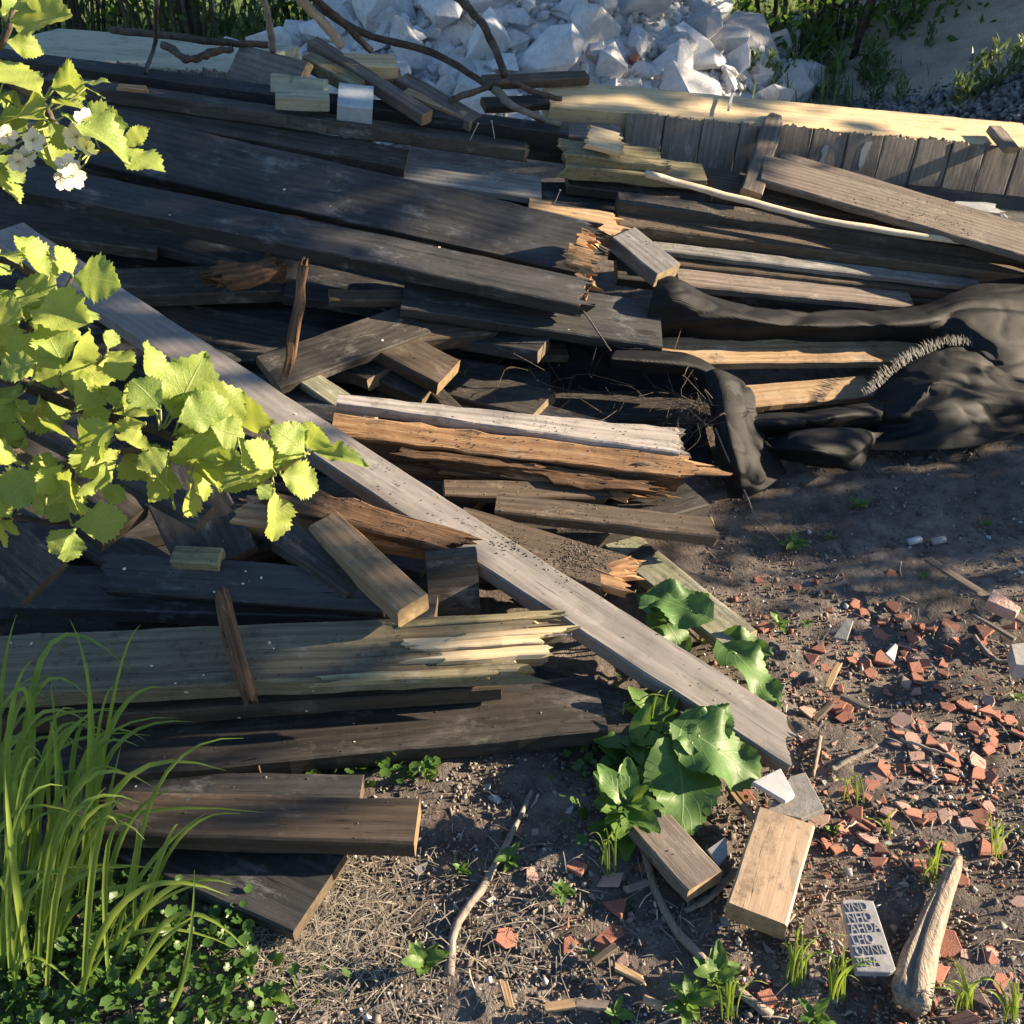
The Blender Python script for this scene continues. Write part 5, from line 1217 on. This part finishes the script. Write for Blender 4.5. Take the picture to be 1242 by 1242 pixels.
tag(link('ground_cover', scatter_mesh('ground_cover', RLv, RLf, P, rot, RNG.uniform(.004, .0135, n), smooth=True), M['ivy']), 'low ground cover of small round green leaves', 'ground cover', None, 'stuff')
# --- small weeds, each leaf a part
def weed(px, py, size, n, label, group='small weeds on the soil', mat='weed', up=.6, wl=WL, flat=.5):
    p = soil(px, py); t = thing('weed', p, label, 'weed', group)
    for k in range(n):
        a = k * 2.4 + rs.uniform(-.3, .3); el = rs.uniform(flat - .3, flat + .5); d = Vector((math.cos(a) * math.cos(el), math.sin(a) * math.cos(el), math.sin(el)))
        b0 = p + Vector((0, 0, .002 + up * size * rs.random())); L = size * rs.uniform(.7, 1.15)
        put_leaf(wl[k % len(wl)], M[mat], b0, b0 + d * L, Vector((0, 0, 1)) + d * -.2 + Vector((rs.gauss(0, .15), rs.gauss(0, .15), 0)), t, wscale=rs.uniform(.9, 1.3))
    v, f = tube([p - Vector((0, 0, .004)), p + Vector((0, 0, up * size + .004))], [.0012, .0009], 5); link('stem', mesh('stem', v, f), M['petiole'], t)
    return t
for px, py, s, n, lab in ((963, 668, .045, 10, 'leafy green weed on the shaded soil below the fabric'), (1040, 618, .035, 7, 'thin weed sprout on dark soil in front of the fabric'), (618, 1048, .032, 8, 'weed beside the crooked grey stick'), (515, 1178, .042, 7, 'bright weed on the strawy soil'), (682, 1088, .030, 7, 'small weed above the red tile pieces'),
                          (944, 762, .030, 7, 'dark leafy weed near the greenish board end'), (976, 760, .024, 6, 'tiny weed beside the dark leafy one'), (1118, 705, .020, 5, 'tiny bright weed by the thin lath'), (1240, 745, .022, 5, 'tiny weed at the end of the laths'), (1005, 655, .02, 6, 'tiny pale sprout on dark soil'), (520, 940, .03, 8, 'weed in the shade of the lowest board'),
                          (460, 930, .03, 7, 'dark weed under the squarely sawn board'), (330, 1215, .034, 7, 'small leafy weed among straw'), (560, 1060, .025, 6, 'small weed on the strawy slope'), (870, 1190, .05, 12, 'bright lush weed tuft at the end of the peeled stick'), (835, 1225, .05, 12, 'lush weed clump in front of the peeled stick'), (1010, 1010, .02, 5, 'tiny weed behind the tan block'),
                          (985, 1238, .035, 8, 'bright weed between lettered slab and stick'), (1195, 640, .024, 6, 'flat weed on the dark soil beyond the laths'), (720, 1165, .02, 4, 'single bright sprout among splinters'), (745, 1235, .03, 6, 'weed sprout beside pale splinters'), (1230, 850, .02, 5, 'tiny green sprout far from the boards')):
    weed(px, py, s, n, lab)
for px, py, s, n, lab in ((790, 905, .05, 16, 'upright leafy weed crowding the large leaves'), (758, 1012, .055, 16, 'drooping leafy weed under the large leaves'), (838, 965, .032, 10, 'light green weed in front of the large leaf'), (862, 878, .045, 12, 'fresh weed at the edge of the diagonal board'), (765, 930, .05, 14, 'bushy weed beside the squarely sawn board'), (800, 870, .04, 12, 'weed under the diagonal board')):
    weed(px, py, s * 1.55, n + 8, lab, 'leafy weeds by the diagonal board', up=1.1)
def tuft(px, py, n, h, label, spread=14):
    t = thing('grass_tuft', soil(px, py), label, 'grass', 'small grass tufts on the soil')
    for k in range(n):
        a = (px + rs.gauss(0, spread * .4), py + rs.gauss(0, spread * .25)); dx = rs.gauss(0, spread * 1.6); hh = h * rs.uniform(.5, 1.1)
        p0 = soil(*a, -.003); D = (p0 - CAM).dot(FWD); k_ = hh / 1219 * D * .6
        blade(t, p0, atd(a[0] + dx * .3, a[1] - hh * .7, D - k_), atd(a[0] + dx, a[1] - hh * rs.uniform(.6, 1), D - k_), rs.uniform(.0009, .0022), rs)
for px, py, n, h, lab in ((740, 1060, 9, 75, 'thin grass tuft beside the weathered board end'), (965, 1195, 14, 80, 'yellow-green grass tuft by the tan block'), (1015, 1215, 14, 65, 'bent grass tuft by the lettered slab'), (1130, 1070, 9, 60, 'small grass tuft by the tip of the split log'), (1205, 1040, 8, 60, 'small grass tuft among scattered shards'), (1035, 975, 6, 40, 'sparse grass blades by the slate piece'),
                          (1170, 1225, 12, 60, 'low grass tuft below the split log'), (795, 905, 10, 70, 'grass blades rising beside the large leaves'), (1080, 1010, 6, 26, 'short grass sprig among red shards'), (885, 1235, 14, 60, 'grass mixed with the lush weeds'), (760, 900, 8, 60, 'thin grass in the shade of the boards'), (1225, 1235, 10, 50, 'low grass among the outer shards')):
    tuft(px, py, n, h, lab)
# --- burdock: big crinkled leaves
def big_leaf(rs):
    return leaf_mesh(rs, 30, .46, .03, 0, .10, .28, .26, .11, .62)
BL = [big_leaf(rs) for _ in range(6)]
def burdock(base, leaves, label):
    p = soil(*base); t = thing('burdock', p, label, 'plant', 'burdock plants by the diagonal board')
    for i, (bx, by, tx, ty, z0, z1, ws) in enumerate(leaves):
        b0, t0 = atz(bx, by, z0), atz(tx, ty, z1)
        put_leaf(BL[i % 6], M['dock'], b0, t0, Vector((rs.gauss(.1, .15), rs.gauss(-.25, .15), 1)), t, wscale=ws)
        v, f = tube(spline([p, (p + b0) / 2 + Vector((0, 0, .01)), b0 + (t0 - b0) * .1], 6), [.004, .0036, .0033, .003, .0028, .0025], 6)
        link('leaf_stalk', mesh('leaf_stalk', v, f, True), M['petiole'], t)
burdock((815, 915), ((838, 888, 936, 936, .11, .06, .95), (822, 918, 832, 1010, .08, .05, 1.0), (852, 898, 888, 852, .09, .13, .9), (800, 900, 742, 835, .05, .08, .9), (815, 925, 772, 975, .06, .04, .9), (842, 905, 815, 868, .10, .12, .9)), 'burdock with large crinkled leaves in front of the diagonal board')
burdock((850, 780), ((886, 788, 954, 840, .06, .05, .72), (792, 735, 862, 716, .10, .12, .75), (845, 745, 775, 705, .10, .13, .85), (800, 745, 838, 790, .08, .05, .85), (880, 778, 938, 788, .04, .05, .8)), 'burdock with ruffled leaves behind the diagonal board')

# ------------------------------------------------------------------ small things resting on the boards: find the surface below each pixel
bpy.context.view_layer.update(); DG = bpy.context.evaluated_depsgraph_get()
def hit(px, py):
    ok, loc, nrm, _, ob, _ = SC.ray_cast(DG, CAM, ray(px, py).normalized())
    return (loc, nrm, ob) if ok else None
PD = mesh('petal_disc', [(math.cos(k * 1.047) * (1 + .2 * (k % 2)), math.sin(k * 1.047) * .8, .12 * (k % 2)) for k in range(6)] + [(0, 0, .02)], [(6, k, (k + 1) % 6) for k in range(6)]); PD.materials.append(M['petal'])
WOODY = ('board', 'beam', 'diagonal_board', 'short_board', 'ground')
for px, py in ((151, 690), (298, 693), (317, 701), (295, 708), (184, 808), (213, 829), (327, 780), (332, 787), (165, 954), (228, 970), (75, 989), (206, 261), (464, 413), (480, 319), (358, 502), (226, 839), (260, 718), (13, 780), (38, 781), (247, 819), (380, 838), (372, 862), (455, 967), (437, 520), (690, 400), (345, 230), (401, 250), (533, 300), (330, 600), (480, 660), (290, 870), (430, 900), (250, 900)):
    h = hit(px, py)
    if h and h[2].name.split('.')[0] in WOODY:
        q = (h[1] + Vector((rs.gauss(0, .2), rs.gauss(0, .2), 0))).to_track_quat('Z', 'Y').to_matrix().to_4x4()
        tag(link('fallen_petal', PD, None, None, Matrix.Translation(h[0] + h[1] * .0008) @ q @ Matrix.Scale(rs.uniform(.0022, .0045), 4)), 'fallen white petal lying on the dark wood', 'petal', 'fallen petals on the boards')
P, C_ = [], []
for i in range(2600):
    z_ = rs.random()
    if z_ < .03: a, c = rs.gauss(622, 12), rs.gauss(660, 7)
    elif z_ < .28: a, c = rs.gauss(705, 24), rs.gauss(675, 14)
    elif z_ < .6: a, c = rs.uniform(760, 1180), rs.uniform(240, 300)
    elif z_ < .75: a, c = rs.uniform(450, 850), rs.uniform(505, 660)
    else: a, c = rs.uniform(20, 900), rs.uniform(130, 1040)
    h = hit(a, c)
    if h and h[2].name.split('.')[0] in ('board', 'diagonal_board', 'beam', 'weathered_top', 'split_face') and h[1].z > .3:
        P.append(tuple(h[0] + h[1] * .0008)); g = rs.uniform(.025, .12) if rs.random() < .85 else rs.uniform(.2, .4); C_.append((g * 1.1, g * .95, g * .8, 1))
P = np.array(P); n = len(P)
tag(link('wood_crumbs', scatter_mesh('wood_crumbs', oct_v, oct_f, P, rand_rot(n), RNG.uniform(.0006, .0028, size=(n, 3)), np.array(C_), .3), M['chips']), 'dark crumbs of soil and rotten wood strewn on the boards', 'crumbs', None, 'stuff')
# nails sticking out of a few boards
for px, py, dx in ((570, 170, (.03, -.02, .06)), (600, 168, (-.01, 0, .06)), (672, 248, (.02, 0, .05)), (664, 770, (.05, 0, .0))):
    h = hit(px, py)
    if h:
        p = h[0]; d = Vector(dx); v, f = tube([p - d * .1, p + d * .97, p + d * .97, p + d], [.0016, .0016, .004, .004], 7); c_, v = centred(v)
        tag(link('nail', mesh('nail', v, f), M['nail'], None, Matrix.Translation(c_)), 'bent steel nail sticking out of a board', 'nail', 'nails in the boards')
